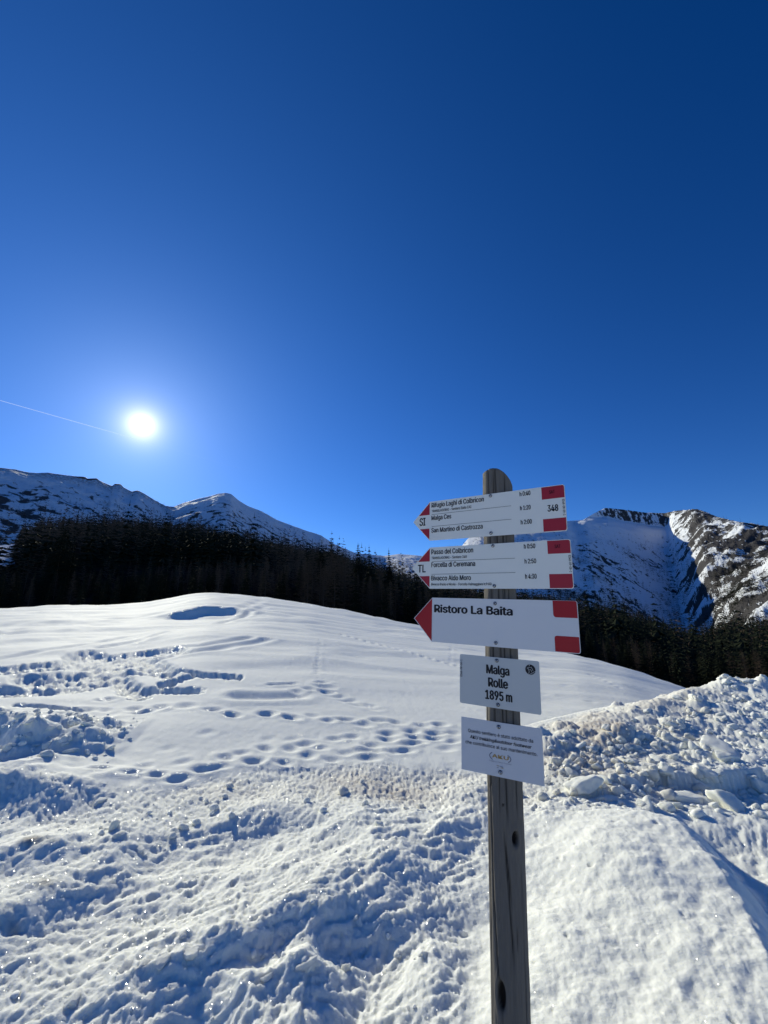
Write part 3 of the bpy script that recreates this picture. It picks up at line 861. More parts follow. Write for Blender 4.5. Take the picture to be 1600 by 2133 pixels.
# ------------------------------------------------------------------ trees
def spruce(seed, lod):
    r = np.random.RandomState(seed)
    V_, F_ = [], []
    H = 1.0
    n_wh = {0: 26, 1: 10, 2: 5, 3: 3}[lod]; n_br = {0: 9, 1: 5, 2: 3, 3: 3}[lod]
    Wd = r.uniform(.17, .235)
    for k in range(n_wh):
        t = (k + r.uniform(-.3, .3)) / n_wh
        z = .08 + .92 * t
        L = Wd * (1 - t) ** .85 * r.uniform(.75, 1.15) + .008
        for j in range(n_br):
            a = 2 * math.pi * (j + r.uniform(-.35, .35)) / n_br + k * 2.4
            l = L * r.uniform(.65, 1.2)
            droop = l * r.uniform(.25, .6)
            d = np.array([math.cos(a), math.sin(a), 0]); s = np.array([-d[1], d[0], 0])
            wd = l * r.uniform(.25, .42) if lod == 0 else l * .55
            root = np.array([0, 0, z + .01]); mid = d * l * .55 + [0, 0, z - droop * .35]; tip = d * l + [0, 0, z - droop + l * .12]
            hang = l * (.22 if lod == 0 else .35)
            b = len(V_)
            V_ += [root, mid + s * wd * .5 - [0, 0, hang * .6], mid - s * wd * .5 - [0, 0, hang * .6], tip, mid]
            F_ += [(b, b + 1, b + 4), (b, b + 4, b + 2), (b + 4, b + 1, b + 3), (b + 4, b + 3, b + 2)]
            if lod == 0:
                for q_ in range(3):
                    f = r.uniform(.3, .95); pz = root + (tip - root) * f - [0, 0, droop * .1]
                    sd = s * (1 if q_ % 2 else -1)
                    b = len(V_)
                    V_ += [pz, pz + sd * wd * .9 * (1.1 - f) + d * l * .12 - [0, 0, hang * .5], pz + d * l * .16 - [0, 0, hang * .9]]
                    F_ += [(b, b + 1, b + 2)]
    b = len(V_)
    V_ += [np.array([.006, 0, .9]), np.array([-.006, .004, .9]), np.array([0, 0, 1.03]), np.array([0, -.006, .9])]
    F_ += [(b, b + 1, b + 2), (b + 1, b + 3, b + 2), (b + 3, b, b + 2)]
    return np.array(V_), np.array(F_)
def larch(seed, lod):
    r = np.random.RandomState(seed)
    V_, F_ = [], []
    nb = {0: 120, 1: 24, 2: 20}[lod]
    Wd = r.uniform(.15, .20)
    th = {0: .0022, 1: .008, 2: .018}[lod]
    for k in range(nb):
        t = (k + r.rand()) / nb
        z = .14 + .84 * t
        a = k * 2.399 + r.uniform(-.4, .4)
        l = Wd * (1 - t) ** .7 * r.uniform(.6, 1.15) + .012
        up = l * r.uniform(-.1, .45)
        d = np.array([math.cos(a), math.sin(a), 0]); s = np.array([-d[1], d[0], 0])
        p0 = np.array([0, 0, z]); p1 = d * l * .55 + [0, 0, z + up * .2 - l * .08]; p2 = d * l + [0, 0, z + up]
        b = len(V_)
        V_ += [p0 + [0, 0, th], p0 - [0, 0, th], p1 + [0, 0, th * .7], p1 - [0, 0, th * .7], p2]
        F_ += [(b, b + 1, b + 3), (b, b + 3, b + 2), (b + 2, b + 3, b + 4)]
        if lod < 2:
            for q_ in range({0: 9, 1: 3}[lod]):
                f = r.uniform(.2, 1)
                pz = p0 + (p2 - p0) * f + [0, 0, -l * .04]
                sd = s * r.uniform(-1, 1) + d * r.uniform(.0, .7) + np.array([0, 0, r.uniform(-.5, .7)])
                ln = l * r.uniform(.18, .42)
                b = len(V_)
                w2 = {0: .0022, 1: .006}[lod]
                V_ += [pz, pz + np.array([0, 0, w2 * 2]), pz + sd * ln]
                F_ += [(b, b + 1, b + 2)]
                V_ += [pz + s * w2, pz - s * w2, pz + sd * ln * .8 + d * ln * .3]
                F_ += [(b + 3, b + 4, b + 5)]
    return np.array(V_), np.array(F_)
def trunk(h0=0.0, h1=.96, r0=.011, n=6):
    V_, F_ = [], []
    lv = [(-.03, 1.15), (.03, 1.0), (.5, .6), (h1, .12)]
    for z, k in lv:
        for j in range(n):
            a = 2 * math.pi * j / n
            V_.append((r0 * k * math.cos(a), r0 * k * math.sin(a), z))
    for i in range(len(lv) - 1):
        for j in range(n):
            F_.append((i * n + j, i * n + (j + 1) % n, (i + 1) * n + (j + 1) % n)); F_.append((i * n + j, (i + 1) * n + (j + 1) % n, (i + 1) * n + j))
    return np.array(V_), np.array(F_)
tv, tf = trunk()
TR_ME = np_mesh('trunk', tv, tf, M_BARK)
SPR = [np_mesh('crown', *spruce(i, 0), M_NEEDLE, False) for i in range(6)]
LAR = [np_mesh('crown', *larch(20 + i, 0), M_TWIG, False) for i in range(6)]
def place_tree(kind, x, y, h, label, group, k=None, z=None):
    z = float(forest_z(np.array([x]), np.array([y]))[0]) if z is None else z
    root = empty('spruce_tree' if kind == 's' else 'larch_tree', (x, y, z - .2))
    root.scale = (h * rnd.uniform(.9, 1.15),) * 2 + (h,)
    root.rotation_euler = (rnd.uniform(-.02, .02), rnd.uniform(-.02, .02), rnd.uniform(0, 6.28))
    tag(root, label, 'tree', group)
    pool = SPR if kind == 's' else LAR
    link(D.objects.new('crown', pool[rnd.randrange(6) if k is None else k]), root)
    link(D.objects.new('trunk', TR_ME), root)
    return root
def tree_at(kind, u, vtop, r, label, group=None, k=None):
    d = ray(u, vtop)
    a = math.atan2(d[0], d[1]); tn = d[2] / math.hypot(d[0], d[1])
    x, y = r * math.sin(a), r * math.cos(a)
    z = float(forest_z(np.array([x]), np.array([y]))[0])
    return place_tree(kind, x, y, max(5, CAM_H + r * tn - z), label, group, k)
named = [('s', 771, 1135, 118, 'dark spruce with its tip against the sky, middle one of three left of the signs'),
         ('s', 812, 1141, 112, 'dark spruce whose pointed tip stands against the sky, nearest to the sign tips'),
         ('s', 746, 1130, 128, 'dark spruce whose tip breaks the skyline, leftmost of three left of the signs'),
         ('s', 671, 1121, 130, 'tall dark spruce standing in front of the low end of the peak slope'),
         ('l', 460, 1168, 104, 'pale bare larch standing alone before the forest, leftmost of three'),
         ('l', 505, 1160, 100, 'pale bare larch standing before the forest, middle one of three'),
         ('l', 558, 1158, 98, 'pale bare larch standing before the forest, rightmost of three'),
         ('l', 790, 1156, 108, 'bare larch with a wispy top between two dark spruces'),
         ('l', 705, 1128, 112, 'large bare larch with thin twigs against the sky'),
         ('l', 720, 1136, 104, 'bare larch with a broad twiggy crown just right of the tallest larch'),
         ('l', 690, 1140, 106, 'bare larch with a broad twiggy crown just left of the tallest larch'),
         ('s', 110, 1128, 128, 'spruce at the left edge of the forest beside the blue shaded clearing'),
         ('s', 40, 1166, 112, 'single dark spruce in front of the clearing at the far left'),
         ('s', 14, 1180, 108, 'smaller dark spruce at the far left border of the forest'),
         ('s', 290, 1190, 98, 'broad spruce just left of the field mound, lightest of its neighbours'),
         ('l', 330, 1205, 97, 'short pale larch just left of the snow mound on the crest'),
         ('l', 1305, 1330, 120, 'pale bare larch in the dark wood right of the lowest arrow sign'),
         ('s', 1560, 1325, 112, 'dark spruce above the ploughed heap near the right edge')]
n_ind = 0
for kd, u_, vt, r_, lb in named:
    tree_at(kd, u_, vt, r_, lb); n_ind += 1
for x_, y_, h_ in ((-70.5, 87.5, 13.5), (-73.5, 90.5, 15.0), (-68.5, 88.5, 12.0), (-75.5, 95.0, 16)):  # extra spruces put in to stop a sunbeam between the trees
    place_tree('s', x_, y_, h_, 'added dark spruce filling a sunlit gap in the black wall of forest behind the field, left of the signpost', 'spruces along the forest edge left of the signpost'); n_ind += 1
Rt = np.random.RandomState(11)
far_items = {'s1': [], 's2': [], 'l1': [], 'l2': []}
cand = []
a0, a1_ = math.radians(-56), math.radians(56)
for i in range(20000):
    a = Rt.uniform(a0, a1_)
    r = math.sqrt(Rt.uniform(RF0 ** 2, (RF1 + 12) ** 2))
    cand.append((r, a))
for i in range(420):
    cand.append((Rt.uniform(RF0, RF0 + 22), Rt.uniform(a0, a1_)))
for i in range(2600):
    cand.append((Rt.uniform(RF1 - 60, RF1 + 10), Rt.uniform(a0, a1_)))
cand.sort()
grid = {}
for r, a in cand:
    x, y = r * math.sin(a), r * math.cos(a)
    z = float(forest_z(np.array([x]), np.array([y]))[0])
    u_, v_ = (float(k) for k in to_px(np.array(x), np.array(y), np.array(z)))
    if r > 155 and u_ + .55 * (v_ - 1110) < 52: continue
    key = (int(x // 3.3), int(y // 3.3))
    if grid.get(key): continue
    grid[key] = 1
    pl = .5 + .55 * float(perlin(np.array([x / 45.]), np.array([y / 45.]), 601)[0]) * 1.4
    if a > math.radians(18): pl *= .35
    if r > 300 and a < math.radians(-5): pl = min(.9, pl + .35)
    kd = 'l' if Rt.rand() < pl else 's'
    h = (Rt.uniform(7.5, 14.5) if kd == 's' else Rt.uniform(8, 13.5)) * (Rt.uniform(1.2, 1.6) if Rt.rand() < .10 else 1)
    if r < 140:
        # nearest rows: keep them under the skyline the photograph shows
        vt = np.interp(u_, [0, 200, 400, 600, 640, 720, 760, 860, 1195, 1300, 1450, 1600], [1190, 1180, 1165, 1165, 1150, 1150, 1185, 1200, 1290, 1310, 1340, 1330]) + Rt.uniform(0, 26)
        tn = az_tan(u_, vt)[1]
        h = min(19, max(5.5, CAM_H + r * float(tn) - z))
    if n_ind < 300 and abs(a) < math.radians(46):
        if kd == 's': place_tree('s', x, y, h, ('added dark spruce filling a sunlit gap in the black wall of forest behind the field, left of the signpost' if a < math.radians(14) else 'dark spruce in the shaded wood right of the signpost, below the cliff mountain'), ('spruces along the forest edge left of the signpost' if a < math.radians(14) else 'spruces in the wood right of the signpost'), z=z)
        else: place_tree('l', x, y, h, ('bare brown larch in the black wall of forest behind the field, left of the signpost' if a < math.radians(14) else 'bare brown larch in the shaded wood right of the signpost, below the cliff mountain'), ('larches along the forest edge left of the signpost' if a < math.radians(14) else 'larches in the wood right of the signpost'), z=z)
        n_ind += 1
    else:
        far_items[kd + ('1' if r < 230 else '2')].append((x, y, z - .3, h * (1 if r < 230 else .95), Rt.randint(4), Rt.rand() * 6.28, Rt.uniform(.9, 1.25)))
def stuff_trees(name, its, pool, m_, label):
    v_, f_ = join_copies(its, pool)
    o = link(D.objects.new(name, np_mesh(name, v_, f_, m_, False)))
    tag(o, label, kind='stuff')
    return o
stuff_trees('spruce_forest', far_items['s1'], [spruce(50 + i, 1) for i in range(4)], M_NEEDLE, 'dense dark spruce forest on the slope behind the nearest trees')
stuff_trees('larch_forest', far_items['l1'], [larch(60 + i, 1) for i in range(4)], M_TWIG, 'brown leafless larch forest on the slope behind the nearest trees')
stuff_trees('spruce_forest', far_items['s2'], [spruce(70 + i, 2) for i in range(4)], M_NEEDLE, 'distant dark spruces high on the forested slope')
stuff_trees('larch_forest', far_items['l2'], [larch(80 + i, 2) for i in range(4)], M_TWIG, 'distant brown larches high on the forested slope')
# scattered small trees on the mountain faces
def dot_trees(MV, n, seed, dens, hmin, hmax):
    V3, um, Q = MV
    r = np.random.RandomState(seed); its = []
    nr_, nc_ = Q.shape
    for _ in range(n):
        i = r.randint(13, nr_ - 1); j = r.randint(0, nc_ - 1)
        x, y, z = V3[i, j]
        u_, v_ = to_px(x, y, z)
        if not (-80 < u_ < 1700) or v_ > 1330: continue
        cl = float(fbm(np.array([x / 90.]), np.array([y / 90.]), 2, seed)[0])
        if r.rand() > dens(float(u_), float(v_), Q[i, j]) * np.clip(.35 + cl * 1.6, 0, 1): continue
        its.append((x + r.uniform(-6, 6), y + r.uniform(-6, 6), z - .5, r.uniform(hmin, hmax), r.randint(3), r.rand() * 6.28, 1.25))
    return its
pool3 = [spruce(90 + i, 3) for i in range(3)]
def dl(u, v, q):
    tl = np.interp(u, top_px[:, 0], top_px[:, 1])
    return np.clip(1.15 - (tl - v) / 52.0, 0.03, 1) * (1.0 if v > 1010 else .1) * (1.8 if u < 110 and v > 1005 else 1)
def dr(u, v, q):
    return np.clip((v - 1105) / 130.0, .03, 1) * (1.6 if u > 1400 else 1.1)
stuff_trees('scattered_trees', dot_trees(ML, 27000, 5, dl, 8, 15), pool3, M_NEEDLE, 'small dark trees scattered over the shaded snowy ridge on the left')
stuff_trees('scattered_trees', dot_trees(MR, 52000, 6, dr, 9, 18), pool3, M_NEEDLE, 'small dark trees scattered over the mountain on the right')

# ------------------------------------------------------------------ the signpost
def rotm(ax, a):
    c, s = math.cos(a), math.sin(a)
    return {'x': np.array([[1, 0, 0], [0, c, -s], [0, s, c]]), 'y': np.array([[c, 0, s], [0, 1, 0], [-s, 0, c]]), 'z': np.array([[c, -s, 0], [s, c, 0], [0, 0, 1]])}[ax]
POST = np.array([0.39114, 1.39335, CAM_H])
FR = rotm('y', 0.04268) @ rotm('x', -0.00275)
def wood_mat():
    m, t, b = mat('weathered_wood', rough=0.8, spec=0.2)
    cx = N(t, 'ShaderNodeCombineXYZ')
    t.links.new(Mth(t, 'MULTIPLY', attr(t, 'gs'), 60.0), cx.inputs[0])
    t.links.new(Mth(t, 'MULTIPLY', attr(t, 'gz'), 2.6), cx.inputs[1])
    n = noise_n(t, 4.0, 8, 0.72, cx.outputs[0], 0.3)
    n2 = noise_n(t, 1.1, 4, 0.6, cx.outputs[0])
    c = ramp(t, n, [(0.30, (0.07, 0.062, 0.052)), (0.47, (0.165, 0.148, 0.127)), (0.62, (0.27, 0.25, 0.22)), (0.8, (0.46, 0.43, 0.38))])
    c = mixc(t, Mth(t, 'MULTIPLY', n2, 0.5), c, (0.13, 0.115, 0.10))
    c = mixc(t, attr(t, 'dark'), c, (0.016, 0.012, 0.010))
    t.links.new(c, b.inputs['Base Color'])
    bump(t, n, 0.7, 0.003, b)
    return m
M_WOOD = wood_mat()
nth, nz_ = 110, 340
zz = np.linspace(-1.85, 0.50, nz_)
th = np.linspace(0, 2 * math.pi, nth, endpoint=False)
TH, ZZ = np.meshgrid(th, zz)
cam_dir = math.atan2(-1.39335, -0.39114)          # from post to camera
lat = lambda t: cam_dir + math.asin(t)            # apparent lateral position, -1 left .. 1 right
rel = (TH - cam_dir + math.pi) % (2 * math.pi) - math.pi
rad = 0.0502 * (1 + .012 * np.sin(2 * TH + 1) + .010 * np.sin(ZZ * 2.3 + TH))
kn = [(30, -.637, .0105, .020, .030), (-27, -1.005, .0125, .036, .030), (-52, -.50, .005, .02, .008), (8, -.20, .004, .006, .008), (38, -.20, .004, .006, .008), (-8, -.552, .003, .004, .006)]
gs = rel.copy(); dark = np.zeros_like(rel); dr_ = np.zeros_like(rel)
for a, kz, kw, kh, dp in kn:
    dx = (rel - math.radians(a)) * .05; dz_ = ZZ - kz
    e = np.sqrt((dx / kw) ** 2 + (dz_ / kh) ** 2)
    gs = gs + np.sign(dx) * .16 * (kw / .0105) * np.exp(-(dz_ / (kh * 3.5)) ** 2) * np.exp(-np.abs(dx) / (kw * 1.6)) * -1
    dark = np.maximum(dark, 1 - sstep(.75, 1.05, e)); dr_ -= dp * .45 * (1 - sstep(.55, 1.1, e)); dr_ += .0018 * np.exp(-(e - 1.35) ** 2 / .08)
crk = [[(-8, .52), (-2, -.3), (4, -.53), (6, -.60)], [(-38, .52), (-34, .2), (-30, -.3), (-28, -.45)], [(-6, -.62), (0, -.72), (8, -.84), (14, -.93)], [(-2, -.66), (6, -.74), (11, -.80)],
       [(-56, -.42), (-52, -.6), (-48, -.80), (-38, -.93), (-30, -1.0)], [(30, .5), (34, -.2), (42, -.6)], [(-15, .5), (-13, .1)], [(18, .4), (16, -.1)], [(50, -.7), (55, -1.2)],
       [(25, -.82), (27, -.9)], [(-24, -1.0), (-22, -1.4)], [(-20, -.35), (-17, -.6)], [(12, .2), (10, -.4)], [(-70, .5), (-66, -.3), (-64, -1.2)], [(-78, .45), (-75, -.8)]]
for i, c in enumerate(crk):
    cz = [p[1] for p in c][::-1]; ca = [math.radians(p[0]) for p in c][::-1]
    ac = np.interp(ZZ, cz, ca) + .012 * perlin(ZZ * 14, ZZ * 0 + i, 700)
    inz = sstep(cz[0] - .02, cz[0] + .05, ZZ) * (1 - sstep(cz[-1] - .05, cz[-1] + .02, ZZ))
    wdt = (.0020 if i < 5 else .0012)
    g = np.exp(-((rel - ac) * .05 / wdt) ** 2) * inz
    dr_ -= .005 * g; dark = np.maximum(dark, g * .8)
dr_ += .0012 * ridged(gs * 9, ZZ * 1.6, 3, 710, .6)
Rr_ = rad + dr_
px_ = Rr_ * np.cos(TH); py_ = Rr_ * np.sin(TH)
ztop = .488 - .058 * np.clip((px_ + .025) / .075, 0, 2) ** 1.7 - .006 * np.clip((-px_ - .035) / .015, 0, 1) ** 1.5
zf_ = np.where(ZZ > .36, .36 + (ZZ - .36) / .14 * (ztop - .36), ZZ)
Vp = np.stack([px_, py_, zf_], -1).reshape(-1, 3)
# cap rings
caps = []
for k in (.8, .5, .2, .02):
    x_ = px_[-1] * k; y_ = py_[-1] * k
    zt = .491 - .058 * np.clip((x_ + .025) / .075, 0, 2) ** 1.7 - .006 * np.clip((-x_ - .035) / .015, 0, 1) ** 1.5
    caps.append(np.stack([x_, y_, zt], -1))
Vp = np.concatenate([Vp] + caps)
nrw = nz_ + 4
i = np.arange(nrw - 1)[:, None] * nth; j = np.arange(nth)[None, :]
Fp = np.stack([i + j, i + (j + 1) % nth, i + nth + (j + 1) % nth, i + nth + j], -1).reshape(-1, 4)
z4 = np.zeros(4 * nth)
post = link(D.objects.new('wooden_post', np_mesh('wooden_post', Vp, Fp, M_WOOD, True,
      {'gs': np.concatenate([gs.ravel(), np.tile(gs[-1], 4)]), 'gz': np.concatenate([ZZ.ravel(), z4 + .5]), 'dark': np.concatenate([dark.ravel(), z4 + .2])})))
M4 = Matrix([list(r) + [0] for r in FR] + [[0, 0, 0, 1]])
post.matrix_world = Matrix.Translation(Vector(POST)) @ M4
tag(post, 'weathered grey round wooden post with knots and cracks standing in the snow', 'post')

def paint(name, col, rough=.38, spec=.4):
    m, t, b = mat(name, col, rough, spec)
    oc = objco(t)
    n = noise_n(t, 9.0, 5, .65, oc); n2 = noise_n(t, 160.0, 3, .6, oc)
    c = mixc(t, Mth(t, 'MULTIPLY', n, .16), tuple(col), tuple(k * .72 for k in col))
    t.links.new(c, b.inputs['Base Color'])
    r_ = Mth(t, 'ADD', Mth(t, 'MULTIPLY', n, .25), rough - .1)
    t.links.new(r_, b.inputs['Roughness'])
    bump(t, n2, .12, .0006, b)
    return m
M_W1 = paint('sign_white', (.88, .87, .80)); M_W2 = paint('sign_cool_white', (.74, .74, .75)); M_W3 = paint('sign_grey', (.56, .58, .58)); M_W4 = paint('sign_bluish', (.60, .62, .67))
M_RED1 = paint('sign_red', (.42, .022, .040)); M_RED2 = paint('sign_deep_red', (.40, .006, .014))
M_INK, _, _ = mat('black_ink', (.012, .012, .016), .5, .3)
M_INKB, _, _ = mat('blue_ink', (.015, .025, .09), .5, .3)
M_GOLD, _, _ = mat('gold_ink', (.42, .27, .08), .5, .3)
M_GREY, _, _ = mat('grey_ink', (.22, .24, .30), .5, .3)
M_RINK, _, _ = mat('dark_red_ink', (.07, .004, .012), .5, .3)
M_WHI, _, _ = mat('white_print', (.62, .62, .60), .5, .3)
M_EDGE, _, _ = mat('aluminium_edge', (.45, .46, .48), .35, .5, .8)
M_BOLT, _, _ = mat('zinc_bolt', (.55, .56, .58), .25, .5, 1.0)

SG = {}
class Sign:
    def __init__(s, name, yaw, rl, z, xo, w_, h_, label):
        R = FR @ rotm('z', yaw) @ rotm('y', rl)
        n_ = R @ np.array([0, -1, 0])
        s.R = R; s.w = w_; s.h = h_
        s.c = POST + FR @ np.array([0, 0, z]) + n_ * .052 + R[:, 0] * xo
        s.root = empty(name)
        s.root.matrix_world = Matrix.Translation(Vector(s.c)) @ Matrix([list(r) + [0] for r in R] + [[0, 0, 0, 1]])
        tag(s.root, label, 'trail sign', 'signs screwed to the wooden post')
    def loc(s, u, v):
        d = ray(u, v); n_ = s.R @ np.array([0, -1, 0])
        o = np.array([0, 0, CAM_H])
        t = ((s.c - o) @ n_) / (d @ n_)
        L = s.R.T @ (o + d * t - s.c)
        return float(L[0]), float(L[2])
    def poly(s, name, pts, m_, y0=-.0004, th_=.0, edge=None):
        """flat piece from an outline given in the sign's own x, z metres; y0 = front face"""
        n = len(pts)
        V_ = [(p[0], y0, p[1]) for p in pts]
        F_ = [list(range(n))]
        if th_ > 0:
            V_ += [(p[0], y0 + th_, p[1]) for p in pts]
            F_.append(list(range(2 * n - 1, n - 1, -1)))
            for k in range(n): F_.append([k, n + k, n + (k + 1) % n, (k + 1) % n])
        me = py_mesh(name, V_, F_, m_)
        if edge:
            me.materials.append(edge)
            for p in me.polygons[1:]: p.material_index = 1
        return link(D.objects.new(name, me), s.root)
def rnd_corner(pts, rads, n=5):
    """outline with rounded corners; rads per corner"""
    o = []
    k = len(pts)
    for i in range(k):
        p = np.array(pts[i], float); a = np.array(pts[i - 1], float); b = np.array(pts[(i + 1) % k], float)
        r = rads[i]
        if r <= 0: o.append(tuple(p)); continue
        ua = (a - p) / np.linalg.norm(a - p); ub = (b - p) / np.linalg.norm(b - p)
        A, B = p + ua * r, p + ub * r
        for q_ in range(n + 1):
            t = q_ / n
            o.append(tuple((1 - t) ** 2 * A + 2 * t * (1 - t) * p + t * t * B))
    return o
s1 = Sign('arrow_sign', -.60253, -.00151, .31907, -.00603, .47961, .15002, 'topmost red and white arrow sign with Rifugio Laghi di Colbricon and 348')
s2 = Sign('arrow_sign', -.58449, -.0054, .14236, -.00093, .47978, .15001, 'second red and white arrow sign from the top reading Passo del Colbricon')
s3 = Sign('arrow_sign', -.54717, .00011, -.04082, .0076, .46948, .14971, 'third arrow sign with solid red tip reading Ristoro La Baita')
s4 = Sign('place_sign', -.50461, .00149, -.22122, -.00074, .24738, .14868, 'grey rectangular sign reading Malga Rolle 1895 m with round black ski emblem')
s5 = Sign('sponsor_sign', -.45396, -.00174, -.40858, -.00084, .23989, .14835, 'lowest bluish rectangular sign with small Italian text and gold logo')
TIP = {s1: -.312, s2: -.3155, s3: -.3055}
for s, mw in ((s1, M_W1), (s2, M_W1), (s3, M_W2)):
    w2, h2 = s.w / 2, s.h / 2
    s.poly('plate', rnd_corner([(TIP[s], .001), (-w2, -h2), (w2, -h2), (w2, h2), (-w2, h2)], [.006 if s is not s3 else 0, 0, .008, .008, 0]), mw, 0, .004, M_EDGE)
for s, mw, rr_ in ((s4, M_W3, .006), (s5, M_W4, .0)):
    w2, h2 = s.w / 2, s.h / 2
    s.poly('plate', rnd_corner([(-w2, -h2), (w2, -h2), (w2, h2), (-w2, h2)], [rr_] * 4), mw, 0, .003, M_EDGE)
bd = .0018
for s, pt, pb, at_, ab, mr in ((s1, [(1127.5, 1013), (1129.5, 1041)], [(1132, 1081.7), (1133, 1108.7)], [(872, 1075), (895.5, 1072.5)], [(873.7, 1103), (895.5, 1101)], M_RED1),
                               (s2, [(1139.7, 1125), (1141, 1154)], [(1144.5, 1196), (1146, 1226)], [(870.5, 1170.7), (895.5, 1169.5)], [(871.5, 1200.5), (895.5, 1200)], M_RED1)):
    w2, h2 = s.w / 2 - bd, s.h / 2 - bd
    xl = s.loc(*pt[0])[0]; zb = s.loc(*pt[1])[1]; zt = s.loc(*pb[0])[1]
    s.poly('red_panel', rnd_corner([(xl, zb), (w2, zb), (w2, h2), (xl, h2)], [0, 0, .007, 0]), mr)
    s.poly('red_panel', rnd_corner([(xl, -h2), (w2, -h2), (w2, zt), (xl, zt)], [0, .007, 0, 0]), mr)
    xb = -s.w / 2 - .0005; za = .5 * (s.loc(*at_[0])[1] + s.loc(*at_[1])[1]); zc_ = .5 * (s.loc(*ab[0])[1] + s.loc(*ab[1])[1])
    tip = TIP[s]
    xz = lambda z_: -s.w / 2 + (tip + s.w / 2) * (1 - abs(z_) / (s.h / 2)) + .003
    s.poly('red_tip', [(xz(za), za), (xb, za), (xb, h2 - .002)], mr)
    s.poly('red_tip', [(xb, -h2 + .002), (xb, zc_), (xz(zc_), zc_)], mr)
s = s3
w2, h2 = s.w / 2 - bd, s.h / 2 - bd
s.poly('red_tip', [(-s.w / 2, h2 - .0005), (TIP[s] + .003, .001), (-s.w / 2, -h2 + .0005)][::-1], M_RED2)
xl = s.loc(1151, 1250)[0]; zb = s.loc(1153.7, 1285.7)[1]; zt = s.loc(1155.7, 1324)[1]
s.poly('red_panel', rnd_corner([(xl, zb), (w2, zb), (w2, h2 + .001), (xl, h2 + .001)], [.010, .001, .006, 0]), M_RED2)
s.poly('red_panel', rnd_corner([(xl, -h2), (w2, -h2), (w2, zt), (xl, zt)], [0, .006, .001, .008]), M_RED2)
def line(s, p, q_, wd=.0011, m_=None):
    a, b = s.loc(*p), s.loc(*q_)
    z_ = .5 * (a[1] + b[1])
    s.poly('rule_line', [(a[0], z_ - wd / 2), (b[0], z_ - wd / 2), (b[0], z_ + wd / 2), (a[0], z_ + wd / 2)], m_ or M_INK, -.0007)
line(s1, (899.5, 1071.7), (1065, 1054)); line(s1, (899.5, 1097), (1065.7, 1081.5))
line(s2, (900, 1169.5), (1073, 1163)); line(s2, (899, 1196.5), (1074, 1192.5))
# lettering
TXT = []
try:      # Blender's own bundled sans-serif face; the built-in one if it is missing
    import os
    FONT = D.fonts.load(os.path.join(bpy.utils.resource_path('LOCAL'), 'datafiles', 'fonts', 'Inter.woff2'))
except Exception:
    FONT = None
def text(s, string, bl, br, cap, m_=None, bold=.012, shear=0., vert=0, y=-.0007):
    """bl, br: ends of the baseline in the photograph, cap: capital height in its pixels"""
    a, b = s.loc(*bl), s.loc(*br)
    c_ = s.loc(bl[0], bl[1] - cap)
    cu = D.curves.new('lettering', 'FONT')
    cu.body = string; cu.size = 1; cu.resolution_u = 3
    cu.shear = shear
    if FONT: cu.font = FONT
    o = D.objects.new('lettering', cu)
    COL.objects.link(o)
    TXT.append((s, o, a, b, abs(c_[1] - a[1]), m_ or M_INK, vert, y, bold))
cu = D.curves.new('lettering', 'FONT'); cu.body = 'H'; cu.size = 1
if FONT: cu.font = FONT
h_o = D.objects.new('lettering', cu); COL.objects.link(h_o); SC.view_layers[0].update()
h_me = D.meshes.new_from_object(h_o.evaluated_get(bpy.context.evaluated_depsgraph_get()))
CAPF = max(v.co.y for v in h_me.vertices)
D.objects.remove(h_o); D.curves.remove(cu); D.meshes.remove(h_me)
text(s1, 'Rifugio Laghi di Colbricon', (899.5, 1057), (1008, 1045), 9.2)
text(s1, 'TRANSLAGORAI - Sentiero Italia CAI', (900, 1067), (982, 1058.7), 5, bold=.008)
text(s1, 'Malga Ces', (899.2, 1084), (940, 1079.5), 9.2)
text(s1, 'San Martino di Castrozza', (899, 1109.5), (1005.5, 1101), 9.2)
text(s1, 'SI', (874.5, 1095.7), (886, 1094.5), 15.5)
text(s1, 'h 0:40', (1083, 1033.7), (1105, 1031), 9); text(s1, 'h 1:20', (1084, 1063), (1105.5, 1060.7), 9); text(s1, 'h 2:00', (1085.5, 1092.5), (1108, 1090.5), 9.2)
text(s1, 'SAT', (1144.5, 1028.7), (1155.7, 1027.5), 7, M_RINK, y=-.0009); text(s1, '348', (1141.5, 1066), (1163, 1063.7), 13.3)
text(s2, 'Passo del Colbricon', (899, 1154.5), (985.7, 1151), 9.8)
text(s2, 'TRANSLAGORAI - Sentiero 348', (899.5, 1165), (972.5, 1162), 5, bold=.008)
text(s2, 'Forcella di Ceremana', (899, 1181.5), (990, 1179), 9.8)
text(s2, 'Bivacco Aldo Moro', (898.7, 1209.5), (981, 1208), 9.8)
text(s2, 'Bivacco Paolo e Nicola - Forcella Valmaggiore h:9:00', (898.7, 1219.7), (1024, 1219), 5, bold=.010)
text(s2, 'TL', (871, 1192.5), (886.5, 1192), 15.5)
text(s2, 'h 0:50', (1092, 1143), (1115, 1141.7), 9.5); text(s2, 'h 2:50', (1093.5, 1174), (1117, 1173), 9.5); text(s2, 'h 4:30', (1094.7, 1205.7), (1118, 1205), 9.7)
text(s2, 'SAT', (1156, 1142), (1167.7, 1141), 7, M_RINK, y=-.0009)
text(s3, 'Ristoro La Baita', (905.5, 1276), (1067.3, 1281), 15.3, bold=.026)
text(s4, 'Malga', (1014, 1402.5), (1060.7, 1407), 17.8, bold=.02); text(s4, 'Rolle', (1018, 1430.5), (1057.7, 1434), 18.3, bold=.02); text(s4, '1895 m', (1011.8, 1456), (1066.7, 1462), 18.3, bold=.02)
text(s5, 'Questo sentiero è stato adottato da', (975.5, 1525), (1110.8, 1547), 6.9, bold=.006)
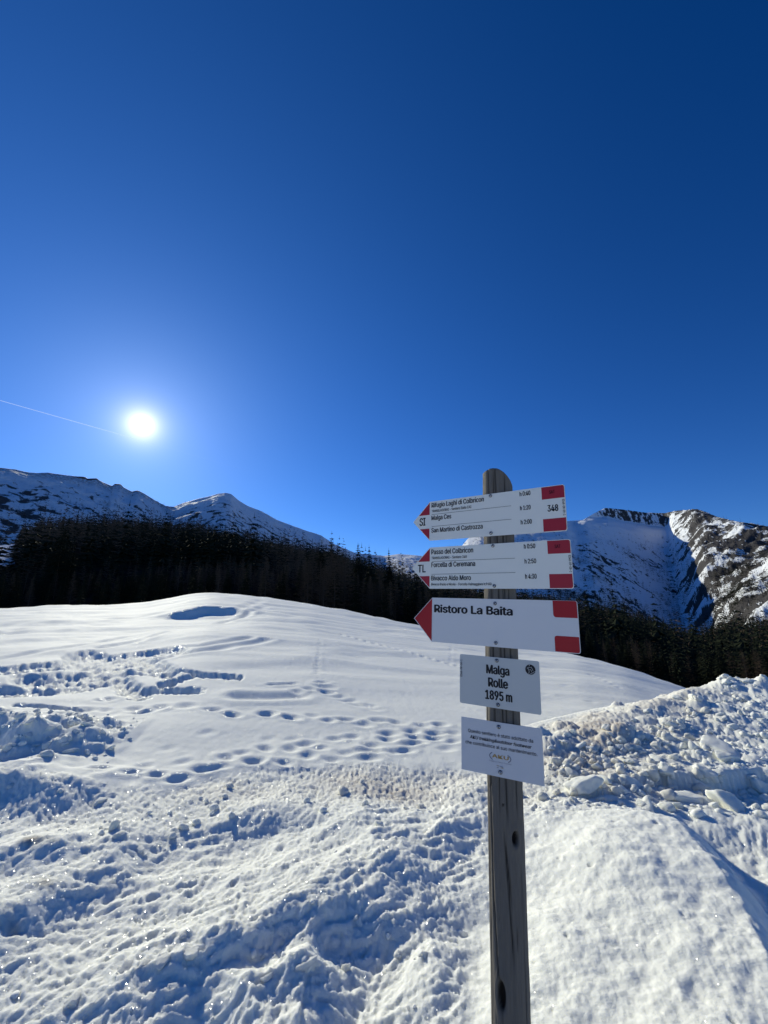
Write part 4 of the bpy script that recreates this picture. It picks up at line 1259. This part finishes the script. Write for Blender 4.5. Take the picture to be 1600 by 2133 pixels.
text(s5, 'AKU trekking&outdoor footwear', (979, 1537.7), (1107.8, 1559.7), 6.6, bold=.014, shear=.25)
text(s5, 'che contribuisce al suo mantenimento.', (970, 1547.8), (1119.5, 1575.2), 6.9, bold=.006)
text(s5, 'AKU', (1025.7, 1577.5), (1059.5, 1583.5), 7, M_GOLD, bold=.03)
text(s5, 'Trekking & Outdoor Footwear', (1019, 1584.5), (1065.8, 1594.0), 2.2, M_GREY, bold=.0)
text(s1, 'E348-08-09-1', (1171.5, 1040), (1174.5, 1073.5), 5.0, vert=-1); text(s2, 'E348-09-08-1', (1184.5, 1157), (1187.3, 1192), 5.0, vert=-1); text(s4, 'E348-08-08-1', (963, 1409), (962.3, 1374), 3.6, vert=1)
SC.view_layers[0].update()
dg = bpy.context.evaluated_depsgraph_get()
def bounds(me):
    c = np.empty(len(me.vertices) * 3, np.float32); me.vertices.foreach_get('co', c); c = c.reshape(-1, 3)
    return c
for s, o, a, b, cap, m_, vert, y, bold in TXT:
    me = D.meshes.new_from_object(o.evaluated_get(dg))
    me.name = 'lettering'
    c = bounds(me)
    capf = CAPF                      # capital height of the face at size 1
    x0, x1 = c[:, 0].min(), c[:, 0].max()
    if vert:
        L = math.hypot(b[0] - a[0], b[1] - a[1]); k = L / (x1 - x0); kc = .0062 / capf
        if vert < 0: nx = a[0] + c[:, 1] * kc; nz2 = a[1] - (c[:, 0] - x0) * k
        else: nx = a[0] - c[:, 1] * kc; nz2 = a[1] + (c[:, 0] - x0) * k
        nc = np.stack([nx, np.full(len(c), y), nz2], -1)
    else:
        k = (b[0] - a[0]) / (x1 - x0)
        zb = .5 * (a[1] + b[1])
        nc = np.stack([a[0] + (c[:, 0] - x0) * k, np.full(len(c), y), zb + c[:, 1] * cap / capf], -1)
    fcs = [tuple(p.vertices) for p in me.polygons]
    D.meshes.remove(me)
    bx_ = bold * cap / capf * 1.5
    V_, F_ = [], []
    for q_, (sx, sz) in enumerate(((0, 0), (-bx_, 0), (bx_, 0), (0, bx_ * .5), (0, -bx_ * .5)) if bold > 0 else ((0, 0),)):
        n0 = len(V_)
        V_ += [(p[0] + sx, p[1] - q_ * .00004, p[2] + sz) for p in nc]
        F_ += [tuple(k + n0 for k in f) for f in fcs]
    me = py_mesh('lettering', V_, F_, m_)
    link(D.objects.new('lettering', me), s.root)
    cu = o.data
    D.objects.remove(o); D.curves.remove(cu)
def stroke(s, name, pts, wd, m_, y=-.0010, parent=None):
    """drawn line of even width through points in sign coordinates"""
    V_, F_ = [], []
    pts = [np.array(p, float) for p in pts]
    for i, p in enumerate(pts):
        a = pts[max(i - 1, 0)]; b = pts[min(i + 1, len(pts) - 1)]
        d = (b - a) / (np.linalg.norm(b - a) + 1e-9); n = np.array([-d[1], d[0]]) * wd / 2
        V_ += [(p[0] + n[0], y, p[1] + n[1]), (p[0] - n[0], y, p[1] - n[1])]
    for i in range(len(pts) - 1): F_.append((2 * i, 2 * i + 1, 2 * i + 3, 2 * i + 2))
    return link(D.objects.new(name, py_mesh(name, V_, F_, m_)), parent or s.root)
# round emblem with a ski tourer
ecx, ecz = s4.loc(1105, 1395)
er = .0148
emb = s4.poly('emblem', [(ecx + er * math.cos(t * math.pi / 20), ecz + er * math.sin(t * math.pi / 20)) for t in range(40)], M_INK, -.0006)
EV, EF = [], []
def estroke(px, wd):
    L = [s4.loc(1080 + p[0] / 32, 1370 + p[1] / 32) for p in px]
    for i, p in enumerate(L):
        a = np.array(L[max(i - 1, 0)]); b = np.array(L[min(i + 1, len(L) - 1)])
        d = (b - a) / (np.linalg.norm(b - a) + 1e-9); n = np.array([-d[1], d[0]]) * wd / 2
        EV.extend([(p[0] + n[0], -.0011, p[1] + n[1]), (p[0] - n[0], -.0011, p[1] - n[1])])
    b0 = len(EV) - 2 * len(L)
    for i in range(len(L) - 1): EF.append((b0 + 2 * i, b0 + 2 * i + 1, b0 + 2 * i + 3, b0 + 2 * i + 2))
estroke([(640, 1175), (1215, 870)], .0010); estroke([(760, 1190), (1090, 1040)], .0004)
estroke([(740, 480), (715, 570)], .0014); estroke([(600, 620), (590, 750)], .0010)
estroke([(680, 640), (650, 720), (700, 820), (725, 950), (680, 1080)], .0010); estroke([(690, 640), (820, 660), (870, 620)], .0009)
estroke([(860, 620), (930, 760), (990, 900)], .0009); estroke([(730, 800), (800, 790), (870, 860), (880, 970)], .0009)
link(D.objects.new('skier_mark', py_mesh('skier_mark', EV, EF, M_WHI)), emb)
# brackets of the logo
def arc(u0, v0, u1, v1, bulge):
    a, b = np.array(s5.loc(u0, v0)), np.array(s5.loc(u1, v1))
    return [tuple((1 - t) * a + t * b + np.array([bulge * 4 * t * (1 - t), 0])) for t in np.linspace(0, 1, 9)]
stroke(s5, 'logo_bracket', arc(1025.5, 1567, 1026.5, 1582, -.0085), .0014, M_INKB)
stroke(s5, 'logo_bracket', arc(1057.5, 1573, 1059, 1588.5, .0085), .0014, M_INKB)
for (a_, b_), m_ in ((((1035, 1594.5), (1040, 1595.6)), M_GOLD), (((1041, 1596.2), (1048, 1597.8)), M_GREY), (((1035.3, 1598.6), (1039, 1599.3)), M_GREY), (((1043, 1599.0), (1049, 1600.6)), M_GOLD)):
    stroke(s5, 'logo_mark', [s5.loc(*a_), s5.loc(*b_)], .0014, m_)
# dome-head screws with washers
def bolt_mesh():
    V_, F_ = [], []
    n = 16
    prof = [(.0068, 0.0), (.0068, -.0010), (.0052, -.0012), (.0050, -.0022), (.0036, -.0036), (.0022, -.0040), (.0018, -.0028), (.0001, -.0028)]
    for r, y in prof:
        for k in range(n):
            a = 2 * math.pi * k / n
            V_.append((r * math.cos(a), y, r * math.sin(a)))
    for i in range(len(prof) - 1):
        for k in range(n): F_.append((i * n + k, i * n + (k + 1) % n, (i + 1) * n + (k + 1) % n, (i + 1) * n + k))
    me = py_mesh('bolt', V_, F_, M_BOLT, False)
    me.materials.append(M_INK)
    for i_, p in enumerate(me.polygons):
        if i_ // n in (1, 2, 6): p.material_index = 1      # dark washer ring, head side and socket floor
    return me
BM = bolt_mesh()
for s, pts in ((s1, [(1022, 1033), (1023, 1110.5)]), (s2, [(1027, 1137), (1030, 1220.5)]), (s3, [(1031.5, 1257), (1033, 1339)]), (s4, [(1035, 1376), (1037.5, 1468)]), (s5, [(1039, 1514), (1042.7, 1608.5)])):
    for p in pts:
        x_, z_ = s.loc(*p)
        o = link(D.objects.new('bolt', BM), s.root)
        o.location = (x_, -.0008, z_)
        o.scale = (.86, 1.3, .86)
# ------------------------------------------------------------------ the thin vapour trail high in the sky
mt = D.materials.new('vapour'); mt.use_nodes = True
t = mt.node_tree; t.nodes.clear()
o_ = N(t, 'ShaderNodeOutputMaterial'); tr = N(t, 'ShaderNodeBsdfTransparent'); tl = N(t, 'ShaderNodeBsdfTranslucent'); tl.inputs[0].default_value = (.9, .9, .9, 1)
mx = N(t, 'ShaderNodeMixShader')
t.links.new(attr(t, 'thick'), mx.inputs[0])
t.links.new(tr.outputs[0], mx.inputs[1]); t.links.new(tl.outputs[0], mx.inputs[2]); t.links.new(mx.outputs[0], o_.inputs[0])
def sky_pt(u, v, alt=9000):
    d = ray(u, v); return np.array([d[0], d[1], d[2]]) * (alt / d[2])
pa, pb = sky_pt(-60, 817), sky_pt(540, 987)
ax_ = (pb - pa) / np.linalg.norm(pb - pa)
sd = np.cross(ax_, [0, 0, 1]); sd /= np.linalg.norm(sd); up_ = np.cross(sd, ax_)
V_, thk = [], []
n = 60
for k in range(n):
    f = k / (n - 1); c = pa + (pb - pa) * f
    r_ = 15 + 14 * f
    for j in range(8):
        a = j * math.pi / 4
        V_.append(c + r_ * (sd * math.cos(a) + up_ * math.sin(a))); thk.append((.13 * (1 - .93 * sstep(.30, .5, f)))* (1 - f ** 3))
i = np.arange(n - 1)[:, None] * 8; j = np.arange(8)[None, :]
tag(link(D.objects.new('vapour_trail', np_mesh('vapour_trail', np.array(V_), np.stack([i + j, i + (j + 1) % 8, i + 8 + (j + 1) % 8, i + 8 + j], -1).reshape(-1, 4), mt, True, {'thick': np.array(thk)}))),
    'thin white vapour trail crossing the blue sky behind the sun', 'vapour trail')
